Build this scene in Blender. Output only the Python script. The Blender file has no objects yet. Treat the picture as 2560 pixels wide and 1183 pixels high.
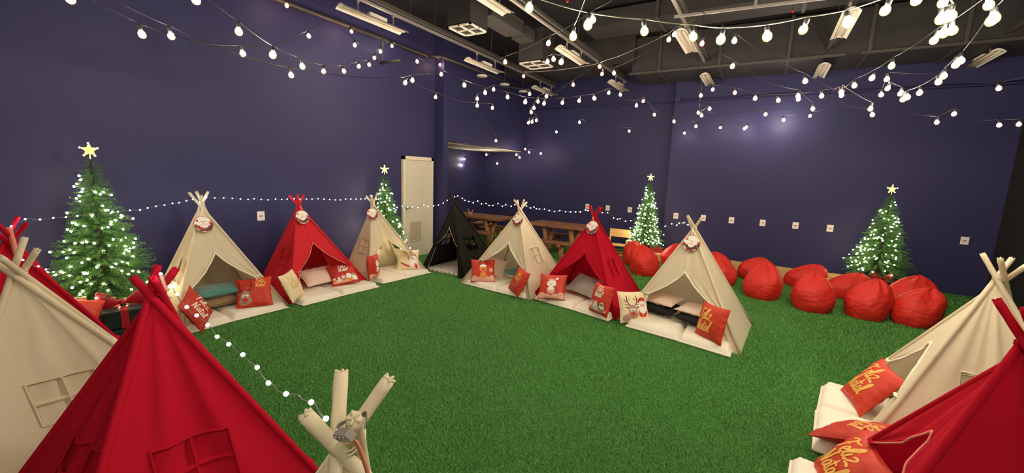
import bpy, bmesh, math, random
import numpy as np
from mathutils import Vector, Matrix, noise

S = bpy.context.scene
COL = S.collection
PI = math.pi

# ---------------------------------------------------------------- camera
F_PX, YAW, PITCH, ROLL, CAM_H = 1022.986, -0.5448, 0.1539, -0.0378, 1.85
_f = np.array([math.sin(YAW) * math.cos(PITCH), math.cos(YAW) * math.cos(PITCH), -math.sin(PITCH)])
_r = np.array([math.cos(YAW), -math.sin(YAW), 0.0])
_d = np.cross(_f, _r)
R_RIGHT = math.cos(ROLL) * _r + math.sin(ROLL) * _d
R_DOWN = -math.sin(ROLL) * _r + math.cos(ROLL) * _d
RC = np.array([R_RIGHT, R_DOWN, _f])
CAM = np.array([0.0, 0.0, CAM_H])
cam_data = bpy.data.cameras.new("camera")
cam = bpy.data.objects.new("camera", cam_data)
COL.objects.link(cam)
cam_data.sensor_fit = 'HORIZONTAL'
cam_data.sensor_width = 36.0
cam_data.lens = 36.0 * F_PX / 2560.0
cam_data.clip_start = 0.02
cam_data.clip_end = 100
M = Matrix.Identity(4)
for i in range(3):
    M[i][0] = R_RIGHT[i]
    M[i][1] = -R_DOWN[i]
    M[i][2] = -_f[i]
    M[i][3] = CAM[i]
cam.matrix_world = M
S.camera = cam

# ---------------------------------------------------------------- world and exposure
S.view_settings.view_transform = 'Standard'
S.view_settings.look = 'None'
S.view_settings.gamma = 1.0
S.view_settings.exposure = 1.2
w = bpy.data.worlds.new("world")
S.world = w
w.use_nodes = True
w.node_tree.nodes["Background"].inputs[0].default_value = (0.05, 0.05, 0.07, 1)
w.node_tree.nodes["Background"].inputs[1].default_value = 0.2
S.cycles.use_denoising = True
S.cycles.max_bounces = 6
S.cycles.diffuse_bounces = 4
S.cycles.glossy_bounces = 2
S.cycles.transmission_bounces = 3
S.cycles.caustics_reflective = False
S.cycles.caustics_refractive = False
S.cycles.sample_clamp_indirect = 4.0

BULB_E = 120.0        # radiance of the glass of the festoon bulbs
LED_E = 60.0

# ---------------------------------------------------------------- pixel -> place
def ray(u, v):
    return RC.T @ np.array([(u - 1280) / F_PX, (v - 591.5) / F_PX, 1.0])
def at_z(u, v, z=0.0):
    d = ray(u, v); t = (z - CAM_H) / d[2]
    return CAM + t * d
def at_x(u, v, x):
    d = ray(u, v); return CAM + d * (x / d[0])
def at_y(u, v, y):
    d = ray(u, v); return CAM + d * (y / d[1])
def at_plane(u, v, p, n):
    d = ray(u, v); n = np.array(n, float)
    return CAM + d * (((np.array(p, float) - CAM) @ n) / (d @ n))
def at_vplane(u, v, a, b):
    a = np.array(a, float); b = np.array(b, float); e = b - a
    return at_plane(u, v, a, (e[1], -e[0], 0))

# ---------------------------------------------------------------- materials
MATS = {}
def nodes(name):
    m = bpy.data.materials.new(name); m.use_nodes = True
    nt = m.node_tree
    return m, nt, nt.nodes["Principled BSDF"]
def mat(name, col, rough=0.7, metal=0.0, var=0.0, scale=8.0, bump=0.0, bscale=200.0, spec=0.4, sheen=0.0, stretch=None):
    if name in MATS: return MATS[name]
    m, nt, b = nodes(name)
    b.inputs["Base Color"].default_value = (*col, 1)
    b.inputs["Roughness"].default_value = rough
    b.inputs["Metallic"].default_value = metal
    b.inputs["Specular IOR Level"].default_value = spec
    if sheen: b.inputs["Sheen Weight"].default_value = sheen
    tc = nt.nodes.new("ShaderNodeTexCoord")
    src = tc.outputs["Object"]
    if stretch:
        mp = nt.nodes.new("ShaderNodeMapping"); mp.inputs["Scale"].default_value = stretch
        nt.links.new(src, mp.inputs[0]); src = mp.outputs[0]
    if var:
        n = nt.nodes.new("ShaderNodeTexNoise"); n.inputs["Scale"].default_value = scale; n.inputs["Detail"].default_value = 4
        mx = nt.nodes.new("ShaderNodeMix"); mx.data_type = 'RGBA'
        mx.inputs[6].default_value = tuple(max(0, c * (1 - var)) for c in col) + (1,)
        mx.inputs[7].default_value = tuple(min(1, c * (1 + var)) for c in col) + (1,)
        nt.links.new(src, n.inputs["Vector"]); nt.links.new(n.outputs["Fac"], mx.inputs[0])
        nt.links.new(mx.outputs[2], b.inputs["Base Color"])
    if bump:
        n2 = nt.nodes.new("ShaderNodeTexNoise"); n2.inputs["Scale"].default_value = bscale; n2.inputs["Detail"].default_value = 2
        bp = nt.nodes.new("ShaderNodeBump"); bp.inputs["Strength"].default_value = bump; bp.inputs["Distance"].default_value = 0.01
        nt.links.new(src, n2.inputs["Vector"]); nt.links.new(n2.outputs["Fac"], bp.inputs["Height"])
        nt.links.new(bp.outputs[0], b.inputs["Normal"])
    MATS[name] = m
    return m
def cloth(name, col, trans=0.28, var=0.06):
    """woven cotton: diffuse with some light let through, fine weave bump"""
    if name in MATS: return MATS[name]
    m, nt, b = nodes(name)
    b.inputs["Roughness"].default_value = 0.95
    b.inputs["Specular IOR Level"].default_value = 0.15
    tc = nt.nodes.new("ShaderNodeTexCoord")
    n = nt.nodes.new("ShaderNodeTexNoise"); n.inputs["Scale"].default_value = 5; n.inputs["Detail"].default_value = 5
    mx = nt.nodes.new("ShaderNodeMix"); mx.data_type = 'RGBA'
    mx.inputs[6].default_value = tuple(c * (1 - var) for c in col) + (1,)
    mx.inputs[7].default_value = tuple(min(1, c * (1 + var)) for c in col) + (1,)
    nt.links.new(tc.outputs["Object"], n.inputs["Vector"]); nt.links.new(n.outputs["Fac"], mx.inputs[0])
    nt.links.new(mx.outputs[2], b.inputs["Base Color"])
    n2 = nt.nodes.new("ShaderNodeTexNoise"); n2.inputs["Scale"].default_value = 260; n2.inputs["Detail"].default_value = 1
    bp = nt.nodes.new("ShaderNodeBump"); bp.inputs["Strength"].default_value = 0.25; bp.inputs["Distance"].default_value = 0.004
    nt.links.new(tc.outputs["Object"], n2.inputs["Vector"]); nt.links.new(n2.outputs["Fac"], bp.inputs["Height"])
    nt.links.new(bp.outputs[0], b.inputs["Normal"])
    tr = nt.nodes.new("ShaderNodeBsdfTranslucent")
    nt.links.new(mx.outputs[2], tr.inputs["Color"])
    ms = nt.nodes.new("ShaderNodeMixShader"); ms.inputs[0].default_value = trans
    out = nt.nodes["Material Output"]
    nt.links.new(b.outputs[0], ms.inputs[1]); nt.links.new(tr.outputs[0], ms.inputs[2]); nt.links.new(ms.outputs[0], out.inputs[0])
    MATS[name] = m
    return m
def glow(name, col, e):
    if name in MATS: return MATS[name]
    m = bpy.data.materials.new(name); m.use_nodes = True
    nt = m.node_tree; nt.nodes.clear()
    em = nt.nodes.new("ShaderNodeEmission"); em.inputs[0].default_value = (*col, 1); em.inputs[1].default_value = e
    out = nt.nodes.new("ShaderNodeOutputMaterial"); nt.links.new(em.outputs[0], out.inputs[0])
    MATS[name] = m
    return m
def wood(name, c1, c2, scale=(3, 40, 40), rough=0.55):
    if name in MATS: return MATS[name]
    m, nt, b = nodes(name)
    b.inputs["Roughness"].default_value = rough
    tc = nt.nodes.new("ShaderNodeTexCoord"); mp = nt.nodes.new("ShaderNodeMapping"); mp.inputs["Scale"].default_value = scale
    n = nt.nodes.new("ShaderNodeTexNoise"); n.inputs["Scale"].default_value = 1.5; n.inputs["Detail"].default_value = 6
    cr = nt.nodes.new("ShaderNodeValToRGB")
    cr.color_ramp.elements[0].position = 0.35; cr.color_ramp.elements[0].color = (*c1, 1)
    cr.color_ramp.elements[1].position = 0.65; cr.color_ramp.elements[1].color = (*c2, 1)
    nt.links.new(tc.outputs["Object"], mp.inputs[0]); nt.links.new(mp.outputs[0], n.inputs["Vector"])
    nt.links.new(n.outputs["Fac"], cr.inputs[0]); nt.links.new(cr.outputs[0], b.inputs["Base Color"])
    MATS[name] = m
    return m

CREAM = cloth("cream_cotton", (0.80, 0.69, 0.50))
RED = cloth("red_cotton", (0.56, 0.007, 0.026), 0.22)
PINKRED = cloth("washed_red_cotton", (0.78, 0.035, 0.05), 0.25)
BLACKC = cloth("black_cotton", (0.014, 0.011, 0.009), 0.04)
CREAM_TRIM = mat("cream_trim", (0.86, 0.78, 0.62), 0.9)
PINK_TRIM = mat("pink_trim", (0.85, 0.25, 0.2), 0.9)
WHITE_TRIM = mat("pale_trim", (0.75, 0.66, 0.5), 0.9)
SHEET = mat("white_sheet", (0.84, 0.76, 0.62), 0.9, var=0.04, scale=6, bump=0.15, bscale=14)
WALLB = mat("navy_wall_paint", (0.035, 0.033, 0.100), 0.52, var=0.10, scale=1.3, bump=0.05, bscale=180, spec=0.2)
WALLD = mat("black_wall_paint", (0.008, 0.0075, 0.007), 0.75, var=0.1, scale=2)
CEIL = mat("black_ceiling_paint", (0.014, 0.012, 0.014), 0.8, var=0.35, scale=2.5)
DUCT = mat("dusty_black_duct", (0.036, 0.031, 0.032), 0.6, var=0.35, scale=4)
DUCT2 = mat("grey_duct", (0.075, 0.066, 0.062), 0.6, var=0.2, scale=8)
STEEL = mat("galvanised_steel", (0.42, 0.38, 0.33), 0.45, 0.7, var=0.2, scale=20)
DARKSTEEL = mat("dark_steel", (0.10, 0.085, 0.075), 0.5, 0.5, var=0.2, scale=20)
ENAMEL = mat("cream_enamel", (0.74, 0.68, 0.58), 0.4)
TUBEW = mat("unlit_tube", (0.62, 0.54, 0.42), 0.35)
PLATE = mat("white_plastic_plate", (0.85, 0.78, 0.70), 0.4)
PLATE_MARK = mat("red_socket_insert", (0.35, 0.06, 0.04), 0.5)
DOORP = mat("pale_door_paint", (0.60, 0.55, 0.43), 0.5, var=0.03, scale=3)
CABLE = mat("black_cable", (0.012, 0.010, 0.010), 0.6)
CABLE_L = mat("clear_cable", (0.16, 0.145, 0.11), 0.5)
SOCKET = mat("black_lamp_socket", (0.02, 0.02, 0.02), 0.5)
PINE = wood("pale_pine", (0.60, 0.36, 0.12), (0.78, 0.52, 0.22))
LOG = wood("varnished_log", (0.13, 0.045, 0.018), (0.33, 0.13, 0.05))
LOGEND = wood("log_leg_wood", (0.30, 0.13, 0.045), (0.50, 0.25, 0.10), (30, 30, 3))
REDBAG = mat("red_nylon", (0.64, 0.024, 0.014), 0.55, var=0.12, scale=3, bump=0.3, bscale=22, spec=0.35)
NEEDLE = mat("green_needles", (0.045, 0.14, 0.028), 0.6, var=0.5, scale=14)
TRUNK = mat("dark_trunk", (0.035, 0.022, 0.012), 0.9)
STARM = glow("gold_star", (1.0, .72, .10), 1.1)
GIFTG = mat("dark_green_gift_paper", (0.010, 0.028, 0.024), 0.4)
GIFTR = mat("red_gift_paper", (0.30, 0.012, 0.018), 0.4, var=0.3, scale=20)
RIBBON = mat("red_satin_ribbon", (0.36, 0.012, 0.022), 0.35)
CORAL = mat("coral_ribbon", (0.80, 0.26, 0.17), 0.6)
TEAL = mat("teal_velvet", (0.06, 0.22, 0.20), 0.8, var=0.25, scale=14, sheen=0.4)
BROWNV = mat("brown_velvet", (0.24, 0.14, 0.06), 0.85, var=0.3, scale=12, sheen=0.3)
GREYV = mat("marbled_grey_cloth", (0.40, 0.35, 0.29), 0.85, var=0.55, scale=9)
PALEPINK = mat("pale_pink_pillowcase", (0.76, 0.56, 0.46), 0.9, var=0.04, scale=6)
BLACKV = mat("black_pillow_side", (0.008, 0.008, 0.012), 0.8)
CUSH_R = mat("orange_red_satin", (0.58, 0.038, 0.012), 0.5, var=0.18, scale=7, bump=0.2, bscale=30)
CUSH_D = mat("dark_red_satin", (0.50, 0.03, 0.014), 0.5, var=0.25, scale=7, bump=0.2, bscale=30)
CUSH_C = mat("cream_satin", (0.84, 0.68, 0.42), 0.6, var=0.05, scale=6)
GOLD_P = mat("gold_print", (0.86, 0.46, 0.10), 0.5)
IVORY_P = mat("ivory_print", (0.86, 0.76, 0.62), 0.6)
PALEGOLD_P = mat("pale_gold_print", (0.62, 0.44, 0.14), 0.6)
BROWN_P = mat("brown_print", (0.27, 0.13, 0.085), 0.7)
TAN_P = mat("tan_print", (0.44, 0.25, 0.17), 0.7)
DARK_P = mat("dark_brown_print", (0.06, 0.02, 0.014), 0.7)
RED_P = mat("red_print", (0.62, 0.03, 0.02), 0.6)
WHITE_P = mat("white_print", (0.86, 0.82, 0.74), 0.6)
PINK_P = mat("pink_print", (0.82, 0.42, 0.32), 0.6)
ORANGE_P = mat("orange_print", (0.80, 0.28, 0.05), 0.6)
GREEN_P = mat("green_print", (0.22, 0.30, 0.08), 0.6)
CLEARPL = mat("clear_plastic_box", (0.30, 0.26, 0.23), 0.15, spec=0.8)
MATP = None

# ---------------------------------------------------------------- helpers
def tag(o, label=None, cat=None, group=None, kind=None):
    if label: o["label"] = label
    if cat: o["category"] = cat
    if group: o["group"] = group
    if kind: o["kind"] = kind
    return o
def empty(name, loc, label, cat, group=None, rz=0.0):
    o = bpy.data.objects.new(name, None); COL.objects.link(o)
    o.empty_display_size = 0.1
    o.location = Vector(loc); o.rotation_euler = (0, 0, rz)
    return tag(o, label, cat, group)
class MB:
    """collects geometry for one mesh object"""
    def __init__(s): s.v = []; s.f = []; s.m = []
    def add(s, vs, fs, mi=0):
        b = len(s.v); s.v += [tuple(map(float, p)) for p in vs]
        s.f += [tuple(b + i for i in f) for f in fs]; s.m += [mi] * len(fs)
        return s
    def box(s, c, d, rz=0.0, mi=0, bev=0.0, rot=None):
        hx, hy, hz = d[0] / 2, d[1] / 2, d[2] / 2
        if bev <= 0:
            vs = [Vector((x * hx, y * hy, z * hz)) for x in (-1, 1) for y in (-1, 1) for z in (-1, 1)]
            fs = [(0, 1, 3, 2), (4, 6, 7, 5), (0, 4, 5, 1), (2, 3, 7, 6), (0, 2, 6, 4), (1, 5, 7, 3)]
        else:
            bm = bmesh.new(); bmesh.ops.create_cube(bm, size=1.0)
            for vv in bm.verts: vv.co = Vector((vv.co.x * d[0], vv.co.y * d[1], vv.co.z * d[2]))
            bmesh.ops.bevel(bm, geom=bm.edges[:], offset=bev, segments=3, profile=0.6, affect='EDGES')
            vs = [vv.co.copy() for vv in bm.verts]; bm.verts.index_update()
            fs = [tuple(vv.index for vv in ff.verts) for ff in bm.faces]; bm.free()
        r = rot if rot is not None else Matrix.Rotation(rz, 3, 'Z')
        c = Vector(c)
        return s.add([r @ p + c for p in vs], fs, mi)
    def bar(s, a, b, w, h, mi=0, up=(0, 0, 1)):
        a = Vector(a); b = Vector(b); d = b - a; L = d.length; x = d.normalized()
        y = Vector(up).cross(x)
        if y.length < 1e-4: y = Vector((0, 1, 0)).cross(x)
        y.normalize(); z = x.cross(y)
        r = Matrix((x, y, z)).transposed()
        return s.box((a + b) / 2, (L, w, h), rot=r, mi=mi)
    def tube(s, pts, r, n=8, mi=0, caps=True, radii=None):
        pts = [Vector(p) for p in pts]; rings = []; prev = None
        for i, p in enumerate(pts):
            t = (pts[min(i + 1, len(pts) - 1)] - pts[max(i - 1, 0)])
            if t.length < 1e-9: t = Vector((0, 0, 1))
            t.normalize()
            if prev is None:
                u = t.cross(Vector((0, 0, 1)))
                if u.length < 0.1: u = t.cross(Vector((0, 1, 0)))
            else: u = prev - t * prev.dot(t)
            u.normalize(); prev = u; w_ = t.cross(u)
            rr = radii[i] if radii else r
            rings.append([p + (u * math.cos(2 * PI * k / n) + w_ * math.sin(2 * PI * k / n)) * rr for k in range(n)])
        vs = [q for rg in rings for q in rg]; fs = []
        for i in range(len(rings) - 1):
            for k in range(n):
                fs.append((i * n + k, i * n + (k + 1) % n, (i + 1) * n + (k + 1) % n, (i + 1) * n + k))
        if caps:
            fs.append(tuple(range(n - 1, -1, -1))); fs.append(tuple((len(rings) - 1) * n + k for k in range(n)))
        return s.add(vs, fs, mi)
    def ball(s, c, r, mi=0, seg=8, rings=6, sc=(1, 1, 1)):
        vs = [Vector((0, 0, 1))]; c = Vector(c)
        for i in range(1, rings):
            a = PI * i / rings
            for k in range(seg):
                b_ = 2 * PI * k / seg
                vs.append(Vector((math.sin(a) * math.cos(b_), math.sin(a) * math.sin(b_), math.cos(a))))
        vs.append(Vector((0, 0, -1))); fs = []
        for k in range(seg): fs.append((0, 1 + k, 1 + (k + 1) % seg))
        for i in range(rings - 2):
            for k in range(seg):
                a0 = 1 + i * seg + k; a1 = 1 + i * seg + (k + 1) % seg
                fs.append((a0, a0 + seg, a1 + seg, a1))
        L = len(vs) - 1; o = 1 + (rings - 2) * seg
        for k in range(seg): fs.append((L, o + (k + 1) % seg, o + k))
        return s.add([Vector((p.x * sc[0], p.y * sc[1], p.z * sc[2])) * r + c for p in vs], fs, mi)
    def lathe(s, prof, n=24, c=(0, 0, 0), mi=0):
        vs = []; c = Vector(c)
        for (r, z) in prof:
            for k in range(n):
                a = 2 * PI * k / n; vs.append(c + Vector((r * math.cos(a), r * math.sin(a), z)))
        fs = []
        for i in range(len(prof) - 1):
            for k in range(n):
                fs.append((i * n + k, i * n + (k + 1) % n, (i + 1) * n + (k + 1) % n, (i + 1) * n + k))
        return s.add(vs, fs, mi)
    def grid(s, fn, nu, nv, mi=0, skip=None):
        vs = [fn(i / nu, j / nv) for j in range(nv + 1) for i in range(nu + 1)]
        fs = []
        for j in range(nv):
            for i in range(nu):
                if skip and skip(i, j): continue
                a = j * (nu + 1) + i; fs.append((a, a + 1, a + nu + 2, a + nu + 1))
        return s.add(vs, fs, mi)
    def mesh(s, name, mats, smooth=True):
        me = bpy.data.meshes.new(name); me.from_pydata(s.v, [], s.f)
        for m in (mats if isinstance(mats, (list, tuple)) else [mats]): me.materials.append(m)
        if any(s.m): me.polygons.foreach_set("material_index", s.m)
        if smooth: me.polygons.foreach_set("use_smooth", [True] * len(s.f))
        me.update(); return me
    def build(s, name, mats, parent=None, smooth=False, loc=None):
        me = s.mesh(name, mats, smooth)
        o = bpy.data.objects.new(name, me); COL.objects.link(o)
        if parent: o.parent = parent
        if loc is not None: o.location = Vector(loc)
        return o
    def centered(s, c):
        c = Vector(c); s.v = [tuple(Vector(p) - c) for p in s.v]; return s
def copy_tree(o, parent=None):
    c = o.copy(); COL.objects.link(c)
    if parent: c.parent = parent
    for ch in list(o.children): copy_tree(ch, c)
    return c
def smooth_path(pts, n=6):
    pts = [Vector(p) for p in pts]
    if len(pts) < 3: return pts
    out = []
    for i in range(len(pts) - 1):
        p0 = pts[max(i - 1, 0)]; p1 = pts[i]; p2 = pts[i + 1]; p3 = pts[min(i + 2, len(pts) - 1)]
        for k in range(n):
            t = k / n
            out.append(0.5 * ((2 * p1) + (p2 - p0) * t + (2 * p0 - 5 * p1 + 4 * p2 - p3) * t * t + (3 * p1 - p0 - 3 * p2 + p3) * t ** 3))
    out.append(pts[-1]); return out
def structure(mb, name, m, smooth=False):
    o = mb.build(name, m, None, smooth); o["kind"] = "structure"; return o

# ================================================================ THE SETTING
XL, XH, XR, YB, YB2, YF, XA, ZC = -6.25, -6.0, 3.47, 10.2, 10.5, -3.6, -7.45, 4.75
def slab(name, x0, x1, y0, y1, z0, z1, m):
    return structure(MB().box(((x0 + x1) / 2, (y0 + y1) / 2, (z0 + z1) / 2), (x1 - x0, y1 - y0, z1 - z0)), name, m)
# artificial turf
m, nt, b = nodes("turf"); MATS["turf"] = m
b.inputs["Roughness"].default_value = 0.85; b.inputs["Specular IOR Level"].default_value = 0.2
tc = nt.nodes.new("ShaderNodeTexCoord")
n1 = nt.nodes.new("ShaderNodeTexNoise"); n1.inputs["Scale"].default_value = 55; n1.inputs["Detail"].default_value = 6; n1.inputs["Roughness"].default_value = 0.7
n0 = nt.nodes.new("ShaderNodeTexNoise"); n0.inputs["Scale"].default_value = 1.2; n0.inputs["Detail"].default_value = 3
cr = nt.nodes.new("ShaderNodeValToRGB")
cr.color_ramp.elements[0].position = 0.30; cr.color_ramp.elements[0].color = (0.020, 0.09, 0.014, 1)
cr.color_ramp.elements[1].position = 0.72; cr.color_ramp.elements[1].color = (0.12, 0.38, 0.07, 1)
mx = nt.nodes.new("ShaderNodeMath"); mx.operation = 'MULTIPLY_ADD'; mx.inputs[1].default_value = 0.25
nt.links.new(tc.outputs["Object"], n1.inputs["Vector"]); nt.links.new(tc.outputs["Object"], n0.inputs["Vector"])
nt.links.new(n0.outputs["Fac"], mx.inputs[0]); nt.links.new(n1.outputs["Fac"], mx.inputs[2])
sb = nt.nodes.new("ShaderNodeMath"); sb.operation = 'SUBTRACT'; sb.inputs[1].default_value = 0.125
nt.links.new(mx.outputs[0], sb.inputs[0]); nt.links.new(sb.outputs[0], cr.inputs[0]); nt.links.new(cr.outputs[0], b.inputs["Base Color"])
bp = nt.nodes.new("ShaderNodeBump"); bp.inputs["Strength"].default_value = 1.0; bp.inputs["Distance"].default_value = 0.03
nt.links.new(n1.outputs["Fac"], bp.inputs["Height"]); nt.links.new(bp.outputs[0], b.inputs["Normal"])
slab("floor", XA - .2, XR + .2, YF - .2, YB2 + .2, -0.12, 0.0, m)
slab("ceiling", XA - .2, XR + .2, YF - .2, YB2 + .2, ZC, ZC + .15, CEIL)
slab("wall_left", XL - .2, XL, YF, 6.9, 0, ZC, WALLB)
slab("wall_left_pier", XA - .2, XH, 6.9, 7.05, 0, ZC, WALLB)
slab("wall_left_header", XH - .15, XH, 7.05, YB2, 2.48, ZC, WALLB)
slab("wall_back_recess", XA - .2, -1.96, YB2, YB2 + .2, 0, ZC, WALLB)
slab("wall_back", -1.96, XR + .2, YB, YB2 + .2, 0, ZC, WALLB)
slab("wall_right", XR, XR + .2, YF, YB, 0, ZC, WALLD)
slab("wall_front", XL - .2, XR + .2, YF - .2, YF, 0, ZC, WALLB)
slab("wall_annex", XA - .2, XA, 7.05, YB2, 0, 2.6, WALLB)
slab("ceiling_annex", XA, XH - .15, 7.05, YB2, 2.46, 2.56, mat("annex_plaster", (0.85, 0.76, 0.60), 0.8, var=0.2, scale=3))

# door on the left wall
y0, y1, zt = 5.93, 6.81, 2.11
fr = MB()
fr.box((XL + .02, y0 + .03, zt / 2), (.07, .06, zt)).box((XL + .02, y1 - .03, zt / 2), (.07, .06, zt)).box((XL + .02, (y0 + y1) / 2, zt - .035), (.07, y1 - y0, .07))
dr = structure(MB().box((XL + .012, (y0 + y1) / 2, zt / 2 - .03), (.03, y1 - y0 - .12, zt - .07), bev=.002).centered((XL, (y0 + y1) / 2, 0)), "door_1", DOORP)
dr.location = (XL, (y0 + y1) / 2, 0)
fr.centered(dr.location).build("door_frame", mat("pale_frame_paint", (0.70, 0.63, 0.48), 0.45), dr)
v = MB()
vy0, vy1, vz0, vz1 = 6.12, 6.44, .36, .76
for a in range(18):
    z = vz0 + .03 + a * (vz1 - vz0 - .05) / 17
    v.box((XL + .038, (vy0 + vy1) / 2, z), (.02, vy1 - vy0 - .04, .008), rot=Matrix.Rotation(.6, 3, 'Y'))
for (ya, za, dy, dz) in ((vy0, (vz0 + vz1) / 2, .025, vz1 - vz0), (vy1, (vz0 + vz1) / 2, .025, vz1 - vz0), ((vy0 + vy1) / 2, vz0, vy1 - vy0, .025), ((vy0 + vy1) / 2, vz1, vy1 - vy0, .025)):
    v.box((XL + .04, ya, za), (.022, dy, dz))
v.centered(dr.location).build("louvre_vent", mat("vent_paint", (0.58, 0.50, 0.36), 0.5), dr)
h = MB().tube([(XL + .03, 6.02, 1.06), (XL + .08, 6.02, 1.06), (XL + .085, 6.13, 1.06)], .009, 8)
h.box((XL + .03, 6.02, 1.04), (.01, .035, .12)).centered(dr.location).build("door_handle", STEEL, dr)

# socket plates
def plate(p, axis, label):
    o = empty("socket_plate", p, label, "wall socket", "blank socket plates on the navy walls")
    if axis == 'y':
        MB().box((0, -.006, 0), (.105, .012, .135), bev=.004).build("cover_plate", PLATE, o)
        MB().box((0, -.0135, 0), (.045, .004, .016)).build("socket_insert", PLATE_MARK, o)
    else:
        MB().box((.006, 0, 0), (.012, .105, .135), bev=.004).build("cover_plate", PLATE, o)
        MB().box((.0135, 0, 0), (.004, .045, .016)).build("socket_insert", PLATE_MARK, o)
PL = [(-4.02, "wall socket high above the second log table, behind the crimson tent's poles"),
      (-3.45, "wall socket above the right end of the second log table"),
      (-2.87, "wall socket between the small pine bench and the bushy lit tree"),
      (-1.70, "wall socket just past the wall corner beside the bushy lit tree"),
      (-1.11, "wall socket right behind the pole tips of the big front cream tent"),
      (-0.54, "wall socket above the half-hidden pair of beanbags, second past the cream tent's tips"),
      (0.05, "wall socket above the pair of beanbags second nearest the cream tent"),
      (0.63, "wall socket above the beanbag with the square corner"),
      (1.20, "last socket of the evenly spaced row, just before the lit tree by the black wall"),
      (3.09, "lone wall socket low on the navy wall beside the black wall")]
for x, lab in PL:
    plate((x, YB2 if x < -1.96 else YB, 1.035 if x < -1.96 else (0.975 if x > 3 else 1.0)), 'y', lab)
plate((XL, 3.18, 1.09), 'x', "single wall socket between the first cream tent and the coral red tent")

# ---------------------------------------------------------------- ceiling fittings
ROWS = [(-4.95, [(3.65, 3.9), (6.35, 3.9), (8.95, 3.9)], ("by the left wall", "row nearest the left wall")),
        (-3.10, [(3.7, 3.9), (6.4, 3.9), (9.05, 3.9)], ("second row", "second row")),
        (-1.25, [(6.4, 3.9), (9.15, 3.9)], ("third row", "third row")),
        (0.65, [(6.5, 3.9), (9.15, 3.9)], ("fourth row", "fourth row")),
        (2.72, [(9.2, 3.9)], ("fifth row", "fifth row"))]
def make_lum():
    o = empty("batten_light", (0, 0, 0), "x", "ceiling light", "unlit batten lights under the steel channels")
    L = 1.12
    def refl(s, t):
        a = (s - .5) * 2
        return Vector((a * .095, (t - .5) * L, .035 - .05 * abs(a) ** 1.6 * (1 if abs(a) < .9 else 1)))
    r = MB().grid(lambda s, t: refl(s, t), 12, 1)
    r.grid(lambda s, t: refl(s, t) + Vector((0, 0, .006)), 12, 1)
    for t in (0, 1):
        r.grid(lambda s, q: refl(s, t) + Vector((0, 0, .012 - q * (.03 * (1 - abs(2 * s - 1) ** 2)))), 12, 1)
    r.build("reflector", ENAMEL, o, True)
    for sx in (-.035, .035):
        MB().tube([(sx, -L / 2 + .03, .004), (sx, L / 2 - .03, .004)], .013, 8).build("fluorescent_tube", TUBEW, o, True)
    MB().box((0, .05, .062), (.06, .30, .045)).build("ballast_box", ENAMEL, o)
    for yy in (-.28, .34):
        MB().tube([(0, yy, .04), (0, yy, .19)], .008, 6).box((0, yy, .17), (.03, .03, .05)).build("hanger", STEEL, o)
    return o
lum0 = make_lum(); first = True
LUML = {(0, 0): "long unlit batten light nearest the left navy wall, hanging closest to the camera", (0, 1): "unlit batten light crossed by cables, above the round ceiling discs",
        (0, 2): "small far batten light beside the last round ceiling disc", (1, 0): "batten light cut off by the picture top, beside the nearest green-tinted bulb",
        (1, 1): "unlit batten light above the triple cluster of bulbs in mid ceiling", (1, 2): "far batten light at the end of the bright steel channel",
        (2, 0): "steep unlit batten light just below the near bulb cable, in the middle row", (2, 1): "short-looking batten light above the hanging cluster of three orange bulbs",
        (3, 0): "batten light with a big glowing bulb in front of it", (3, 1): "batten light above the navy back wall, between mid-ceiling row and bright bulbs",
        (4, 0): "batten light nearest the black wall, seen almost side on"}
for ri, (x, ys, _) in enumerate(ROWS):
    for k, (y, z) in enumerate(ys):
        o = lum0 if first else copy_tree(lum0); first = False
        o.location = (x, y + .56, z); o["label"] = LUML[(ri, k)]
# channels carrying the lights
CHL = ["steel channel over the batten lights nearest the left wall", "steel channel carrying the second row of batten lights", "steel channel over the middle row of batten lights",
       "steel channel over the fourth row, ending above a glowing bulb", "steel channel beside the black wall carrying one batten light"]
for i, (x, ya, yb) in enumerate([(-4.95, -1, 10.0), (-3.1, -1, 10.1), (-1.25, 0, 10.2), (.65, 0, 10.2), (2.72, 1, 10.2)]):
    o = empty("ceiling_channel", (x, ya, 4.1), CHL[i], "ceiling rail", "steel channels under the black ceiling")
    MB().box((0, (yb - ya) / 2, .0), (.045, yb - ya, .03)).build("channel", STEEL if i in (0, 1, 2) else DARKSTEEL, o)
    MB().box((.06, (yb - ya) / 2, .05), (.05, yb - ya, .05)).build("cable_tray", DARKSTEEL, o)
    for yy in np.arange(1.5, yb - ya, 2.2):
        MB().tube([(0, yy, 0), (0, yy, ZC - 4.1)], .006, 6).build("drop_rod", DARKSTEEL, o)
# dark pipe along the left wall
o = tag(MB().tube([(-6.17, -1, 4.15), (-6.17, 6.6, 4.15)], .035, 10).box((-5.9, 5.35, 3.72), (.5, .05, .04)).tube([(-5.93, 5.2, 4.3), (-5.93, 5.2, 3.7)], .012, 6).tube([(-5.93, 6.75, 4.15), (-5.93, 10.2, 4.15)], .03, 8).tube([(-6.17, 6.6, 4.15), (-5.93, 6.75, 4.15)], .03, 8).build("overhead_pipe", DARKSTEEL, None, True),
        "dark pipe running along the top of the left navy wall", "pipe")
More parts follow.
